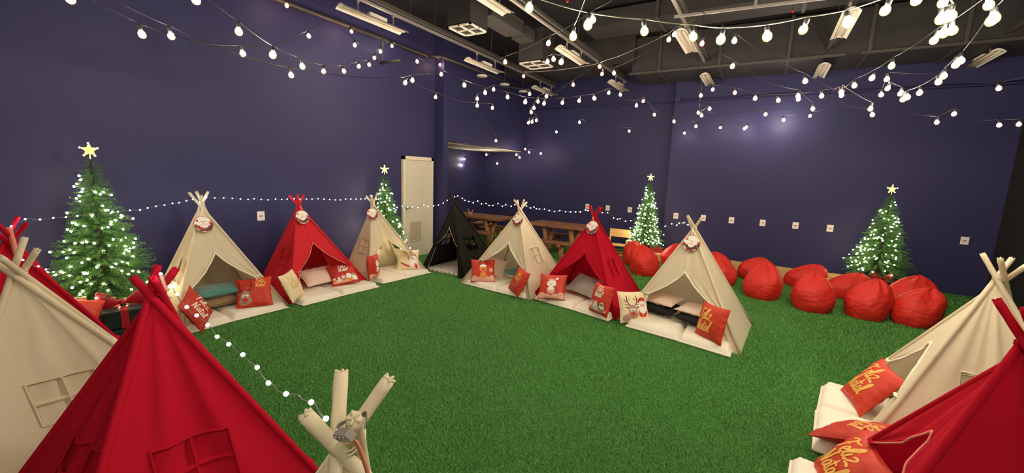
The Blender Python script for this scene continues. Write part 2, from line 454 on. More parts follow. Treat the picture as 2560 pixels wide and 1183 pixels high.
# conduit on the back wall
o = empty("wall_conduit", (0, 0, 0), "thin conduit pair running high along the navy back wall", "conduit")
MB().tube([(-5.9, YB2 - .03, 3.63), (-1.99, YB2 - .03, 3.63)], .012, 6).tube([(-1.93, YB - .02, 3.63), (3.4, YB - .02, 3.63)], .012, 6).tube([(-1.93, YB - .02, 3.58), (3.4, YB - .02, 3.58)], .008, 6).build("conduit_tube", WALLB, o, True)
for x in (-3.35, -1.9, .95):
    MB().box((x, (YB2 if x < -1.96 else YB) - .035, 3.63), (.12, .06, .09), bev=.004).build("junction_box", WALLB, o)
# big duct along the back
o = empty("air_duct", (.5, 9.2, 4.0), "wide dusty black air duct running along the top of the back wall", "air duct")
MB().box((.3, .35, .36), (6.9, 1.1, .70)).build("duct_body", DUCT, o)
for i, x in enumerate((-2.9, -1.8, -.7, .4, 1.5, 2.6)):
    MB().box((x + .3, .34, .36), (.05, 1.16, .74)).build("duct_flange", DARKSTEEL, o)
MB().box((-1.4, -.23, .0), (3.6, .04, .04)).box((1.9, -.23, .0), (2.6, .04, .04)).build("support_rail", DARKSTEEL, o)
o = empty("air_duct", (-4.2, 9.4, 4.2), "dim black air duct crossing above the far left corner", "air duct")
MB().box((0, 0, .3), (3.2, 1.0, .56)).build("duct_body", DUCT, o)
for x in (-.9, .5): MB().box((x, 0, .3), (.05, 1.06, .6)).build("duct_flange", DARKSTEEL, o)
o = empty("air_duct", (.2, 7.6, 4.45), "shallow dusty duct crossing in front of the big back duct", "air duct")
MB().box((0, 0, .12), (6.6, .7, .24)).build("duct_body", DUCT, o)
for x in (-2, 0, 2): MB().box((x, 0, .12), (.05, .76, .28)).build("duct_flange", DARKSTEEL, o)
o = empty("air_duct", (-4.13, 6.15, 4.3), "grey sloping duct piece beside the square white air diffuser", "air duct")
MB().box((0, 0, .1), (.36, 1.0, .22)).build("duct_body", DUCT2, o)
MB().box((.05, .72, .06), (.30, .32, .2)).build("duct_elbow", DUCT2, o)
o = empty("air_duct", (-.95, 5.0, 4.25), "grey duct end hanging above the ceiling rod, cut by the picture top", "air duct")
MB().box((0, 0, .2), (.62, 1.1, .42)).build("duct_body", DUCT2, o)
# supply boxes with diffusers
def diffuser(p, s, label, box=True):
    o = empty("air_diffuser", p, label, "air vent", "square white air diffusers")
    if box: MB().box((0, 0, .30), (s * .98, s * .98, .56)).build("plenum_box", DUCT, o)
    g = MB()
    for a in (-1, 0, 1):
        wd = .03 if a else .02
        g.box((a * (s / 2 - .015), 0, -.01), (wd, s, .02)).box((0, a * (s / 2 - .015), -.01), (s, wd, .02))
    g.build("grille_frame", ENAMEL, o)
    MB().box((0, 0, .004), (s - .04, s - .04, .01)).build("grille_core", DUCT, o)
diffuser((-4.14, 5.29, 4.0), .44, "square white four-pane air diffuser above the door side")
diffuser((-4.05, 7.35, 3.95), .52, "farther square air diffuser on a box, near the bulb triple cluster")
# round ceiling discs
for i, (y, lab) in enumerate([(7.57, "round white ceiling disc, the nearest of three near the left wall"), (8.48, "round white ceiling disc, middle one of three near the left wall"), (9.35, "round white ceiling disc, the farthest of three, in the corner")]):
    o = empty("ceiling_speaker", (-5.5, y, 3.9), lab, "ceiling speaker", "round ceiling discs by the left wall")
    MB().lathe([(0, -.01), (.10, -.01), (.115, 0), (.115, .02), (0, .03)], 24).build("speaker_face", ENAMEL, o, True)
    MB().tube([(0, 0, .02), (0, 0, ZC - 3.9)], .006, 6).build("drop_rod", DARKSTEEL, o)
# rod crossing the ceiling
o = empty("ceiling_rod", (-1.3, 6.16, 4.02), "long pale steel rod crossing the ceiling near the middle row", "ceiling rod")
MB().bar((0, 0, 0), (3.8, .35, 0), .03, .03).build("rod", STEEL, o)
for x in (.95, 2.2):
    MB().box((x, .09, .12), (.035, .02, .24)).tube([(x, .09, .2), (x, .09, .73)], .006, 6).build("hanger", STEEL, o)
for i, (u, v_) in enumerate([(1088, 71), (1982, 28), (1418, 3)]):
    p = at_z(u, v_, 4.3); o = empty("sprinkler_head", p, ["small red sprinkler head left of the square white diffuser", "small red sprinkler head above the near bulb cable on the ceiling's right half", "small red sprinkler head at the picture top between two bulbs"][i], "sprinkler", "red sprinkler heads")
    MB().tube([(0, 0, 0), (0, 0, ZC - 4.3)], .008, 6).build("pipe_drop", DARKSTEEL, o)
    MB().ball((0, 0, 0), .022, 0, 8, 6).build("sprinkler_cap", mat("sprinkler_red", (.5, .02, .02), .4), o, True)

# ================================================================ TENTS
def V(*a): return Vector(a)
def tent(label, col, trim, K, kz, corners, seed, group, front_open=0.60, tie_h=0.27, back_window=True, tipL=0.165, door_trim=True, side_windows=(1, 1), flaps=(1, 1, 1), fold=1.0):
    """corners seen from outside the entrance: left, right, back right, back left"""
    rnd = random.Random(seed)
    base = V(sum(c[0] for c in corners) / 4, sum(c[1] for c in corners) / 4, 0)
    t = empty("teepee_tent", base, label, "play tent", group)
    P = [V(c[0], c[1], 0) - base for c in corners]
    Kc = V(K[0], K[1], kz) - base
    poles = []
    for i in range(4):
        a = PI / 4 + i * PI / 2
        # each pole passes the knot on the far side of its own corner, so the four cross
        off = (Kc - P[i]); off.z = 0; off.normalize()
        side = V(-off.y, off.x, 0)
        q = Kc + side * .022 + off * .006 + V(0, 0, .012 * (i - 1.5))
        d = (q - P[i]).normalized()
        tip = q + d * (tipL * rnd.uniform(.85, 1.12))
        poles.append((P[i], q, tip, d))
        L = (tip - P[i]).length
        pts = [P[i] + d * (L * s) + V(0, 0, .012 if s == 0 else 0) for s in (0, .25, .5, .75, .9, .93, .96, .985, 1.0)]
        rad = [.0155, .0155, .0155, .0155, .015, .0158, .015, .016, .015]
        po = MB().tube(pts, .015, 12, radii=rad).build("pole", col, t, True)
        cap = MB()
        for k in range(5):
            aa = k * 2 * PI / 5
            u = d.cross(V(0, 0, 1)).normalized(); w_ = d.cross(u)
            cap.tube([tip, tip + (u * math.cos(aa) + w_ * math.sin(aa)) * .015 + d * .004], .0035, 5)
        cap.build("gathered_cap", col, po, True)
    def edge(i, h):
        p0, q, _, d = poles[i]
        return p0 + (q - p0) * h
    cen = V(Kc.x * .5, Kc.y * .5, kz * .35)
    def side_point(i, j, s, h, folds, sag, ph):
        a = edge(i, h * .985); b_ = edge(j, h * .985)
        p = a.lerp(b_, s)
        nrm = (b_ - a).cross(V(0, 0, 1));
        if nrm.length < 1e-6: nrm = V(0, 0, 1)
        nrm.normalize()
        if nrm.dot(p - cen) < 0: nrm = -nrm
        wd = (b_ - a).length
        sg = math.sin(PI * s)
        e = -sag * sg * (1 - h) ** .5 * (h * 2.2 if h < .45 else 1) * .9
        fo = 0
        for (fa, fc, fw, fh) in folds:
            cc = fc + (s - .5) * 0
            g = math.exp(-((s - fc) / fw) ** 2)
            fo += fa * g * (h ** fh) * (1 - h * .55)
        n_ = noise.noise(V(s * 5 + ph, h * 1.5, ph)) * .014 * sg
        return p + nrm * (e + (fo + n_) * min(1, wd * 2.2))
    def wcols(h, w0, cols, htop):
        """column positions (as s) so that the window keeps upright edges"""
        w_ = w0 * (1 - h * .985)
        hh = min(h, htop); wt = w0 * (1 - hh * .985)
        return [0.5 + c / wt for c in cols]
    def wall(i, j, name, ph, window, flap=0):
        w0 = (P[j] - P[i]).length
        H0 = (Kc - (P[i] + P[j]) / 2).length
        folds = [(.022 * fold * rnd.uniform(.5, 1.3) * rnd.choice((1, -1)), rnd.uniform(.15, .85), rnd.uniform(.03, .08), rnd.uniform(.4, 1.1)) for _ in range(7)]
        sag = rnd.uniform(.035, .06)
        wins = .135; mid = .011; hb, hc0, hc1, ht = .34, .425, .442, .527
        htop = ht
        cols = [-wins, -mid, mid, wins]
        nA, nB, nC = 9, 5, 1
        seg = []  # s control columns and the number of cells between them
        hs = list(np.linspace(0, hb, 9)) + list(np.linspace(hb, hc0, 5))[1:] + [hc1] + list(np.linspace(hc1, ht, 5))[1:] + list(np.linspace(ht, .985, 15))[1:]
        rows = []
        for h in hs:
            c = wcols(h, w0, cols, htop)
            keys = [0] + c + [1]; cells = [nA, nB, nC, nB, nA]; r = []
            for k in range(5):
                for q in range(cells[k]): r.append(keys[k] + (keys[k + 1] - keys[k]) * q / cells[k])
            r.append(1.0); rows.append(r)
        vs = []; n = len(rows[0])
        for h, r in zip(hs, rows):
            for s in r: vs.append(side_point(i, j, s, h, folds, sag, ph))
        fs = []
        c1, c2, c3, c4 = nA, nA + nB, nA + nB + nC, nA + 2 * nB + nC
        for a in range(len(hs) - 1):
            hm = (hs[a] + hs[a + 1]) / 2
            for k in range(n - 1):
                inw = (c1 <= k < c2) or (c3 <= k < c4)
                inh = (hb < hm < hc0) or (hc1 < hm < ht)
                if window and inw and inh: continue
                q = a * n + k; fs.append((q, q + 1, q + n + 1, q + n))
        o = MB().add(vs, fs).build(name, col, t, True)
        hem = MB()
        # sleeve of cloth stitched round the pole on this side
        if window:
            fm = MB()
            def sp(x, h):
                w_ = w0 * (1 - h * .985); s = .5 + x / w_
                p = side_point(i, j, s, h, folds, sag, ph); nr = (P[j] - P[i]).cross(V(0, 0, 1)).normalized()
                if nr.dot(p - cen) < 0: nr = -nr
                return p + nr * .004
            for x in (-wins, 0, wins):
                fm.tube([sp(x, hb + (ht - hb) * k / 10) for k in range(11)], .0065, 4, caps=False)
            for h in (hb, (hc0 + hc1) / 2, ht):
                fm.tube([sp(-wins + 2 * wins * k / 10, h) for k in range(11)], .0065, 4, caps=False)
            fm.build("window_frame", col, o, True)
            if flap:
                nr = (P[j] - P[i]).cross(V(0, 0, 1)).normalized()
                if nr.dot(side_point(i, j, .5, .4, folds, sag, ph) - cen) < 0: nr = -nr
                MB().grid(lambda a_, b_: sp(-wins * 1.15 + 2.3 * wins * a_, hb - .02 + (ht - hb + .04) * b_) - nr * (.012 + .012 * math.sin(PI * b_) + .004 * math.sin(a_ * 14)), 12, 10).build("window_flap", col, o, True)
        return o
    wall(1, 2, "side_panel", seed * 1.7, side_windows[0], flaps[0])
    wall(3, 0, "side_panel", seed * 2.3, side_windows[1], flaps[1])
    wall(2, 3, "back_panel", seed * 3.1, back_window, flaps[2])
    # front: two halves that meet above the doorway and are tied back at the sides
    w0 = (P[1] - P[0]).length
    fpt = []
    folds = [(.02 * rnd.choice((1, -1)), rnd.uniform(.1, .9), rnd.uniform(.03, .07), .6) for _ in range(6)] + [(.02, .5, .05, 1.2)]
    def inner(h):
        """s of the doorway edge for the left half (0 = left pole, .5 = middle)"""
        if h >= front_open: return .5
        if h >= tie_h:
            q = (h - tie_h) / (front_open - tie_h)
            lo = .055 / max(.1, (1 - h))
            return lo + (.5 - lo) * (q ** 1.02)
        return (.055 + .075 * (1 - h / tie_h) ** .8) / max(.1, (1 - h))
    FP = MB()
    def fpoint(s, h, gather):
        p = side_point(0, 1, s, h, folds, .02, seed * .77)
        return p
    hs = sorted(set(list(np.linspace(0, tie_h, 12)) + list(np.linspace(tie_h, front_open, 20)) + list(np.linspace(front_open, .985, 18))))
    NN = 12
    fn = (P[1] - P[0]).cross(V(0, 0, 1)).normalized()
    if fn.dot((P[0] + P[1]) / 2 - cen) < 0: fn = -fn
    for sgn in (0, 1):
        vs = []
        for h in hs:
            e = inner(h)
            for k in range(NN + 1):
                s = e * k / NN
                ss = s if sgn == 0 else 1 - s
                p = fpoint(ss, h, 0)
                g = math.exp(-((h - tie_h) / .07) ** 2)                      # gathers round the tie
                amp = .016 * math.exp(-((h - tie_h) / .16) ** 2) + (.012 if h < tie_h else 0)
                if h < front_open: p = p + fn * (amp * math.sin(k / NN * 2 * PI * 2.5 + seed) * (k / NN))
                vs.append(p)
        fs = []
        for a in range(len(hs) - 1):
            for k in range(NN):
                q = a * (NN + 1) + k; fs.append((q, q + 1, q + NN + 2, q + NN + 1))
        FP.add(vs, fs)
    front = FP.build("front_panel", col, t, True)
    if door_trim:
        tm = MB()
        for sgn in (0, 1):
            pts = []
            for h in np.linspace(0 if False else tie_h * .15, front_open, 46):
                e = inner(h); s = e if sgn == 0 else 1 - e
                pts.append(fpoint(s, h, 0) + fn * .006)
            tm.tube(pts, .0055 if col is not BLACKC else .0028, 5)
            if trim is CREAM_TRIM and col is not BLACKC:
                for k in range(1, len(pts)):
                    for q in (0.0, .5):
                        p = pts[k - 1].lerp(pts[k], q)
                        tm.ball(p + fn * .004 + V(0, 0, -.008), .0085, 0, 6, 4)
        tm.build("door_trim", trim, front, True)
    for sgn in (0, 1):
        e = inner(tie_h); s = e if sgn == 0 else 1 - e
        p = fpoint(s, tie_h, 0) + fn * .014; ed = edge(sgn, tie_h)
        b_ = MB().tube([ed + fn * .01, (ed + p) / 2 + fn * .02, p], .006, 6)
        b_.tube([p, p + V(0, 0, -.05) + fn * .01, p + V(0, 0, -.10) + fn * .004], .004, 5)
        for q in (-1, 1): b_.ball(p + (P[1] - P[0]).normalized() * .014 * q + fn * .006, .014, 0, 8, 6, (1, 1, .7))
        b_.build("tie_back", trim if (trim is not PINK_TRIM and col is not BLACKC) else col, t, True)
    # cord wound round the crossing poles
    wd = MB(); pts = []
    for k in range(50):
        a = k / 50 * 2 * PI * 2.4; pts.append(Kc + V(math.cos(a) * .034, math.sin(a) * .034, -.012 + .024 * k / 50 + .01 * math.sin(a * 2)))
    wd.tube(pts, .0024, 5).build("knot_cord", WHITE_TRIM if col in (CREAM,) else col, t, True)
    info = dict(base=base, P=[p + base for p in P], K=Kc + base, fn=fn, front=lambda s, h: fpoint(s, h, 0) + base, root=t)
    return info

GL = "tents lined up along the left navy wall"; GF = "tents in the far row facing the camera"; GN = "tents in the near row seen from behind"; GR = "tents on the side of the black wall"
TT = {}
TT['T1'] = tent("cream teepee tent with teal and brown pillows inside, wall-side row, nearest the big lit tree", CREAM, CREAM_TRIM, (-5.80, 2.27), 1.33, [(-5.12, 1.66), (-5.20, 2.92), (-6.15, 2.90), (-6.15, 1.75)], 1, GL, tie_h=.33)
TT['T2'] = tent("coral red teepee tent between the two cream tents of the wall-side row", PINKRED, PINK_TRIM, (-5.68, 3.42), 1.28, [(-5.22, 2.98), (-5.22, 4.26), (-6.15, 4.25), (-6.15, 3.0)], 2, GL, tie_h=.30)
TT['T3'] = tent("cream teepee tent in front of the lit tree by the pale door", CREAM, CREAM_TRIM, (-5.52, 4.60), 1.265, [(-5.28, 4.31), (-5.12, 5.48), (-5.72, 5.38), (-6.05, 4.40)], 3, GL, tie_h=.33, flaps=(0, 1, 0))
TT['T4'] = tent("black teepee tent standing in the corner between the two rows", BLACKC, WHITE_TRIM, (-4.82, 5.87), 1.30, [(-5.25, 5.47), (-4.24, 5.45), (-4.10, 6.50), (-5.35, 6.55)], 4, GF, tie_h=.40, front_open=.66, flaps=(0, 0, 0))
TT['T5'] = tent("cream teepee tent beside the black one, with folded teal pillow inside", CREAM, CREAM_TRIM, (-3.38, 5.80), 1.27, [(-4.15, 5.25), (-2.77, 5.16), (-2.72, 6.42), (-4.15, 6.5)], 5, GF, tie_h=.33)
TT['T6'] = tent("crimson teepee tent between two cream tents of the far row", RED, RED, (-2.08, 5.75), 1.27, [(-2.82, 5.34), (-1.46, 5.08), (-1.42, 6.35), (-2.75, 6.5)], 6, GF, tie_h=.33, door_trim=False)
TT['T7'] = tent("large cream teepee tent at the beanbag end of the far row, pink pillows inside", CREAM, CREAM_TRIM, (-.69, 5.47), 1.27, [(-1.42, 5.12), (-.02, 4.87), (.06, 6.05), (-1.38, 6.2)], 7, GF, tie_h=.33, side_windows=(0, 1), back_window=False)
TT['N1'] = tent("crimson teepee tent at the picture's left edge, mostly behind a cream tent", RED, RED, (-4.90, .64), 1.20, [(-4.50, 1.27), (-5.6, 1.27), (-5.6, .0), (-4.4, .0)], 8, GN, door_trim=False, fold=1.5)
TT['N2'] = tent("cream teepee tent seen from behind with a four-pane window, between two red tents", CREAM, CREAM_TRIM, (-3.44, .46), 1.21, [(-3.02, 1.28), (-4.2, 1.28), (-4.2, .0), (-2.98, -.04)], 9, GN, fold=1.7)
TT['N3'] = tent("big crimson teepee tent seen from behind, filling the lower left corner", RED, RED, (-2.24, .68), 1.27, [(-1.65, 1.26), (-2.86, 1.25), (-2.84, .03), (-1.78, .10)], 10, GN, door_trim=False, tipL=.11, fold=1.8)
TT['N4'] = tent("cream teepee tent whose four pole tips stick up at the bottom edge", CREAM, CREAM_TRIM, (-.70, .51), 1.27, [(-.08, 1.12), (-1.3, 1.12), (-1.3, -.1), (-.1, -.1)], 11, GN, tipL=.125)
TT['R1'] = tent("cream teepee tent opening towards the lawn beside the black wall", CREAM, CREAM_TRIM, (1.42, 4.02), 1.27, [(.90, 4.76), (.74, 3.46), (1.95, 3.35), (2.02, 4.6)], 12, GR, tie_h=.33, flaps=(0, 0, 1), fold=1.7)
TT['R2'] = tent("bright crimson teepee tent in the lower right corner, nearest the black wall", RED, PINK_TRIM, (.96, 2.40), 1.26, [(.58, 3.27), (.46, 2.14), (1.65, 2.0), (1.72, 3.2)], 13, GR, tie_h=.33, fold=1.7)

# battery box and ribbons at the knot of the nearest cream tent
k = TT['N4']['K']
o = empty("battery_box", at_plane(862, 1088, k + V(.02, -.06, .0), (0, 1, 0)), "clear battery box strapped to the pole knot at the bottom edge", "battery box")
rr = Matrix.Rotation(-.35, 3, 'Y') @ Matrix.Rotation(.5, 3, 'X')
MB().box((0, 0, 0), (.042, .018, .022), rot=rr, bev=.003).build("case", CLEARPL, o)
for i in (-1, 0, 1): MB().ball(rr @ V(i * .012, -.009, .006), .0035, 0, 8, 6).build("contact", STEEL, o, True)
cb = MB()
for i in range(5): cb.tube(smooth_path([rr @ V(-.02, 0, -.003 + i * .003), V(-.045, .02, -.012 + i * .002), V(-.03, .05, .0), V(.0, .05, .01 + i * .003), V(.02, .03, .004)]), .0014, 5)
cb.build("cable_bundle", CABLE_L, o, True)

def ribbon(pts, wdt, name, m, label, cat, group=None, up=(1, 0, 0)):
    b_ = V(*pts[0]); pts = smooth_path([V(*p) - b_ for p in pts], 5); up = V(*up).normalized() * wdt / 2
    n = len(pts); vs = []
    for p in pts: vs += [p - up, p + up]
    fs = [(2 * i, 2 * i + 1, 2 * i + 3, 2 * i + 2) for i in range(n - 1)]
    o = MB().add(vs, fs).build(name, m, None, True, loc=b_)
    sm = o.modifiers.new("thick", 'SOLIDIFY'); sm.thickness = .0015
    return tag(o, label, cat, group)
def rib_px(pxs, p, n, *a, **kw):
    return ribbon([tuple(at_plane(u, v_, p, n)) for u, v_ in pxs], *a, **kw)
rib_px([(890, 1100), (903, 1130), (915, 1165), (925, 1200)], k + V(.04, -.05, 0), (0, 1, .2), .014, "hanging_ribbon", CORAL, "coral ribbon hanging from the knot at the bottom edge", "ribbon", "ribbons on the tent knots")
k = TT['N3']['K']
rib_px([(403, 690), (410, 712), (418, 728)], k + V(.05, -.02, 0), (-1, .5, 0), .012, "hanging_ribbon", CORAL, "pale coral ribbon on the knot of the big crimson tent", "ribbon", "ribbons on the tent knots", up=(.5, 1, 0))
k = TT['N1']['K']
rib_px([(22, 568), (33, 605), (41, 638)], k + V(.06, .0, 0), (1, 0, 0), .03, "hanging_ribbon", CORAL, "wide coral ribbon on the crimson tent at the picture's edge", "ribbon", "ribbons on the tent knots", up=(.3, 1, 0))

# ---------------------------------------------------------------- round name signs
def sign(key, u, v_, label, r=.098, rib=None):
    T = TT[key]
    P0, P1, K_ = T['P'][0], T['P'][1], T['K']
    n = (P1 - P0).cross(K_ - P0).normalized()
    if n.dot(T['fn']) < 0: n = -n
    c = V(*at_plane(u, v_, P0 + n * .035, n))
    o = empty("round_sign", c, label, "sign", "round festive name signs on the tents")
    z = V(0, 0, 1); up = (z - n * z.dot(n)).normalized(); x = up.cross(n)
    M3 = Matrix((x, up, n)).transposed()
    def loc(a, b_, c_): return M3 @ V(a, b_, c_)
    d = MB(); N = 40
    vs = [loc(0, 0, -.003)] + [loc(r * math.cos(2 * PI * i / N), r * math.sin(2 * PI * i / N), -.003) for i in range(N)]
    vs += [loc(0, 0, .003)] + [loc(r * math.cos(2 * PI * i / N), r * math.sin(2 * PI * i / N), .003) for i in range(N)]
    fs = []
    for i in range(N):
        j = (i + 1) % N
        fs += [(0, 1 + j, 1 + i), (N + 1, N + 2 + i, N + 2 + j), (1 + i, 1 + j, N + 2 + j, N + 2 + i)]
    d.add(vs, fs); d.build("disc", mat("sign_white", (.84, .78, .68), .4), o)
    MB().tube([loc(r * math.cos(2 * PI * i / N), r * math.sin(2 * PI * i / N), 0) for i in range(N + 1)], .004, 6).build("rim", mat("sign_rim", (.35, .12, .06), .5), o, True)
    pr = MB(); rnd = random.Random(hash(key) % 97 if False else ord(key[1]))
    def dot(a, b_, q, mi, lift):
        n_ = 12; pr.add([loc(a, b_, lift)] + [loc(a + q * math.cos(2 * PI * i / n_), b_ + q * math.sin(2 * PI * i / n_), lift) for i in range(n_)], [(0, 1 + i, 1 + (i + 1) % n_) for i in range(n_)], mi)
    for i in range(90):
        a = PI * (1.02 + .96 * (i % 45) / 44); rr_ = r * rnd.uniform(.55, .90)
        if abs(math.sin(a)) < .35: rr_ = r * rnd.uniform(.80, .92)
        dot(rr_ * math.cos(a), rr_ * math.sin(a), r * rnd.uniform(.07, .13), rnd.choice((0, 0, 1, 2)) if a < 1.5 * PI else rnd.choice((0, 1, 1, 2)), .0035 + i * .00002)
    for (a, q) in ((2.45, .15), (.15, .2), (-.25, .17)):
        dot(r * .80 * math.cos(a), r * .80 * math.sin(a), r * q, 0, .0046); dot(r * .78 * math.cos(a) - .002, r * .8 * math.sin(a) + .004, r * q * .4, 3, .0048)
    for row, (hw, yy) in enumerate(((.36, .34), (.10, .14), (.46, -.08))):
        pts = [loc(r * (-hw + 2 * hw * i / 30), r * (yy + .035 * math.sin(i * 1.9 + row)), .0045) for i in range(31)]
        pr.tube(pts, .0011, 4, mi=0)
    pr.build("print", [mat("sign_red", (.50, .015, .02), .5), mat("sign_dark", (.08, .01, .015), .5), mat("sign_green", (.03, .06, .02), .5), PINK_P], o)
    kn = V(*T['K']) + n * .03
    hang = V(*at_plane(u, v_, P0 + n * .035, n)) + M3 @ V(0, r * .93, 0)
    rb = MB()
    a = hang - c; b_ = kn + V(0, 0, -.02) - c
    for q in (-.006, .006):
        rb.tube([a + x * q * 3, (a + b_) / 2 + n * .012 + x * q, b_ + x * q * .5], .0035, 5)
    rb.build("ribbon", CORAL if key in ('T2', 'T6', 'T5') else CREAM_TRIM, o, True)
sign('T1', 509, 561, "round sign on the cream tent holding the teal and brown pillows")
sign('T2', 756, 543, "round sign hanging on a long ribbon from the coral red tent")
sign('T3', 931, 536, "round sign on the cream tent by the lit tree and pale door")
sign('T5', 1294, 551, "round sign on the cream tent next to the black tent")
sign('T6', 1480, 569, "round sign on the crimson tent of the far row")
sign('T7', 1729, 609, "round sign with a red bauble on the large cream tent near the beanbags")

# ---------------------------------------------------------------- mattresses
def pad(a, b_, depth, label, group, seed, th=.085, z=0.0):
    """a, b_: front corners (x,y); depth: vector (x,y) to the back"""
    a = V(a[0], a[1], 0); b_ = V(b_[0], b_[1], 0); dv = V(depth[0], depth[1], 0)
    c = (a + b_) / 2 + dv / 2
    W = (b_ - a).length; D = dv.length
    x = (b_ - a).normalized(); y = dv.normalized()
    bm = bmesh.new(); bmesh.ops.create_grid(bm, x_segments=22, y_segments=26, size=.5)
    vs = []
    mb = MB()
    def top(s, t_):
        ex = min(s, 1 - s) * W; ey = min(t_, 1 - t_) * D; e = min(ex, ey)
        k_ = 1 - max(0, 1 - e / .04) ** 2.2
        zz = th * (.35 + .65 * k_) + .004 * noise.noise(V(s * 6 + seed, t_ * 8, seed)) * (1 if e > .02 else .2)
        zz += .003 * math.sin((s * 9 + t_ * 2.2 + seed) * 3) * math.exp(-ex / .12)
        return a - c + x * (W * s) + y * (D * t_) + V(0, 0, zz + z)
    def sidep(s, t_, q):
        p = top(s, t_); zt = p.z - z
        o_ = V(0, 0, 0)
        if s in (0, 1): o_ += x * ((1 if s else -1) * .016 * math.sin(PI * q))
        if t_ in (0, 1): o_ += y * ((1 if t_ else -1) * .016 * math.sin(PI * q))
        p.z = z + zt * (1 - q) + .004 * q
        return p + o_
    mb.grid(top, 24, 28)
    for s in (0, 1): mb.grid(lambda t_, q: sidep(s, t_, q), 28, 5)
    for t_ in (0, 1): mb.grid(lambda s, q: sidep(s, t_, q), 24, 5)
    mb.grid(lambda s, t_: a - c + x * (W * s) + y * (D * t_) + V(0, 0, z + .004), 1, 1)
    bm.free()
    o = mb.build("mattress_pad", SHEET, None, True, loc=c)
    return tag(o, label, "mattress", group)
GM = "white mattress pads in the tents' doorways"
pad((-5.10, 1.78), (-5.13, 2.22), (-.86, .02), "white mattress pad under the crumpled red lettered cushion, first cream tent", GM, 1)
pad((-5.13, 2.24), (-5.10, 2.86), (-.86, .02), "white mattress pad under the red reindeer cushion of the first cream tent", GM, 2)
pad((-5.02, 3.03), (-5.00, 3.60), (-.95, 0), "white mattress pad beside the cream lettered cushion in the coral tent", GM, 3)
pad((-5.00, 3.62), (-4.96, 4.22), (-.95, 0), "white mattress pad under the red cushion with a row of small figures, coral tent", GM, 4)
pad((-5.06, 4.40), (-5.02, 4.86), (-.85, -.03), "white mattress pad under the dark red cushion by the pole, door-side cream tent", GM, 5)
pad((-5.02, 4.88), (-4.98, 5.40), (-.75, -.06), "white mattress pad under the cream cushion with the red-capped figure", GM, 6)
pad((-4.03, 5.22), (-3.42, 5.17), (.03, .98), "white mattress pad with the red reindeer cushion beside the black tent", GM, 7)
pad((-3.40, 5.17), (-2.86, 5.14), (.03, .98), "white mattress pad behind the tilted red cushion beside the crimson tent's edge", GM, 8)
pad((-2.72, 5.22), (-2.10, 5.11), (.14, .98), "white mattress pad under the snowman cushion", GM, 9)
pad((-2.08, 5.11), (-1.53, 4.98), (.14, .98), "white mattress pad under the red cushion with small figures, crimson tent", GM, 10)
pad((-1.27, 4.93), (-.66, 4.84), (.02, .95), "white mattress pad jutting from the large cream tent beside the reindeer and hat cushion", GM, 11, th=.10)
pad((-.64, 4.83), (-.12, 4.72), (.02, .95), "white mattress pad under the gold-lettered cushion of the large cream tent", GM, 12, th=.10)
pad((.57, 3.96), (.50, 3.36), (1.0, -.1), "white mattress pad nearest the gold-lettered pillow pile, near half, cream tent by the black wall", GM, 13, th=.10)
pad((.66, 4.50), (.58, 3.98), (1.0, -.1), "white mattress pad farther half, under the upper gold-lettered cushion by the black wall", GM, 14, th=.10)
pad((.36, 3.10), (.30, 2.55), (1.0, -.1), "white mattress pad peeking out at the bottom edge under a gold-lettered cushion", GM, 15, th=.10)
m_, nt, b = nodes("striped_mat"); MATP = m_
tc = nt.nodes.new("ShaderNodeTexCoord"); wv = nt.nodes.new("ShaderNodeTexWave"); wv.inputs["Scale"].default_value = 3.2; wv.inputs["Distortion"].default_value = 3.5; wv.inputs["Detail"].default_value = 3
cr = nt.nodes.new("ShaderNodeValToRGB"); cr.color_ramp.elements[0].color = (.40, .33, .27, 1); cr.color_ramp.elements[1].color = (.80, .72, .60, 1)
nt.links.new(tc.outputs["Object"], wv.inputs["Vector"]); nt.links.new(wv.outputs["Fac"], cr.inputs[0]); nt.links.new(cr.outputs[0], b.inputs["Base Color"]); b.inputs["Roughness"].default_value = .8
tag(MB().box((0, 0, .03), (.92, .92, .05), bev=.012).build("floor_mat", MATP, None, True, loc=(-4.74, 6.0, 0)), "grey wood-patterned mat inside the black tent", "mat")

# ---------------------------------------------------------------- cushions
def em(a):
    return Matrix.Rotation(a[2], 3, 'Z') @ Matrix.Rotation(a[1], 3, 'Y') @ Matrix.Rotation(a[0], 3, 'X')
def cush_pt(a, b_, s, th, side, seed, sy=1.0):
    pin = .085
    x = a * (1 - pin * (1 - b_ * b_) * a * a); z = b_ * (1 - pin * (1 - a * a) * b_ * b_)
    k_ = max(0, (1 - a ** 2)) ** .50 * max(0, (1 - b_ ** 2)) ** .50
    e = math.exp(-((1 - abs(a)) / .16)) + math.exp(-((1 - abs(b_)) / .16))
    wr = .006 * math.sin((b_ * 17 + a * 3 + seed)) * math.exp(-((1 - abs(a)) / .2)) + .006 * math.sin((a * 15 - b_ * 3 + seed)) * math.exp(-((1 - abs(b_)) / .2))
    wr += .008 * noise.noise(V(a * 2.2 + seed, b_ * 2.2, seed))
    y = th * k_ + wr * min(1, k_ * 3)
    return V(x * s / 2, -side * y, z * s * sy / 2)
GC = "printed festive cushions in front of the tents"
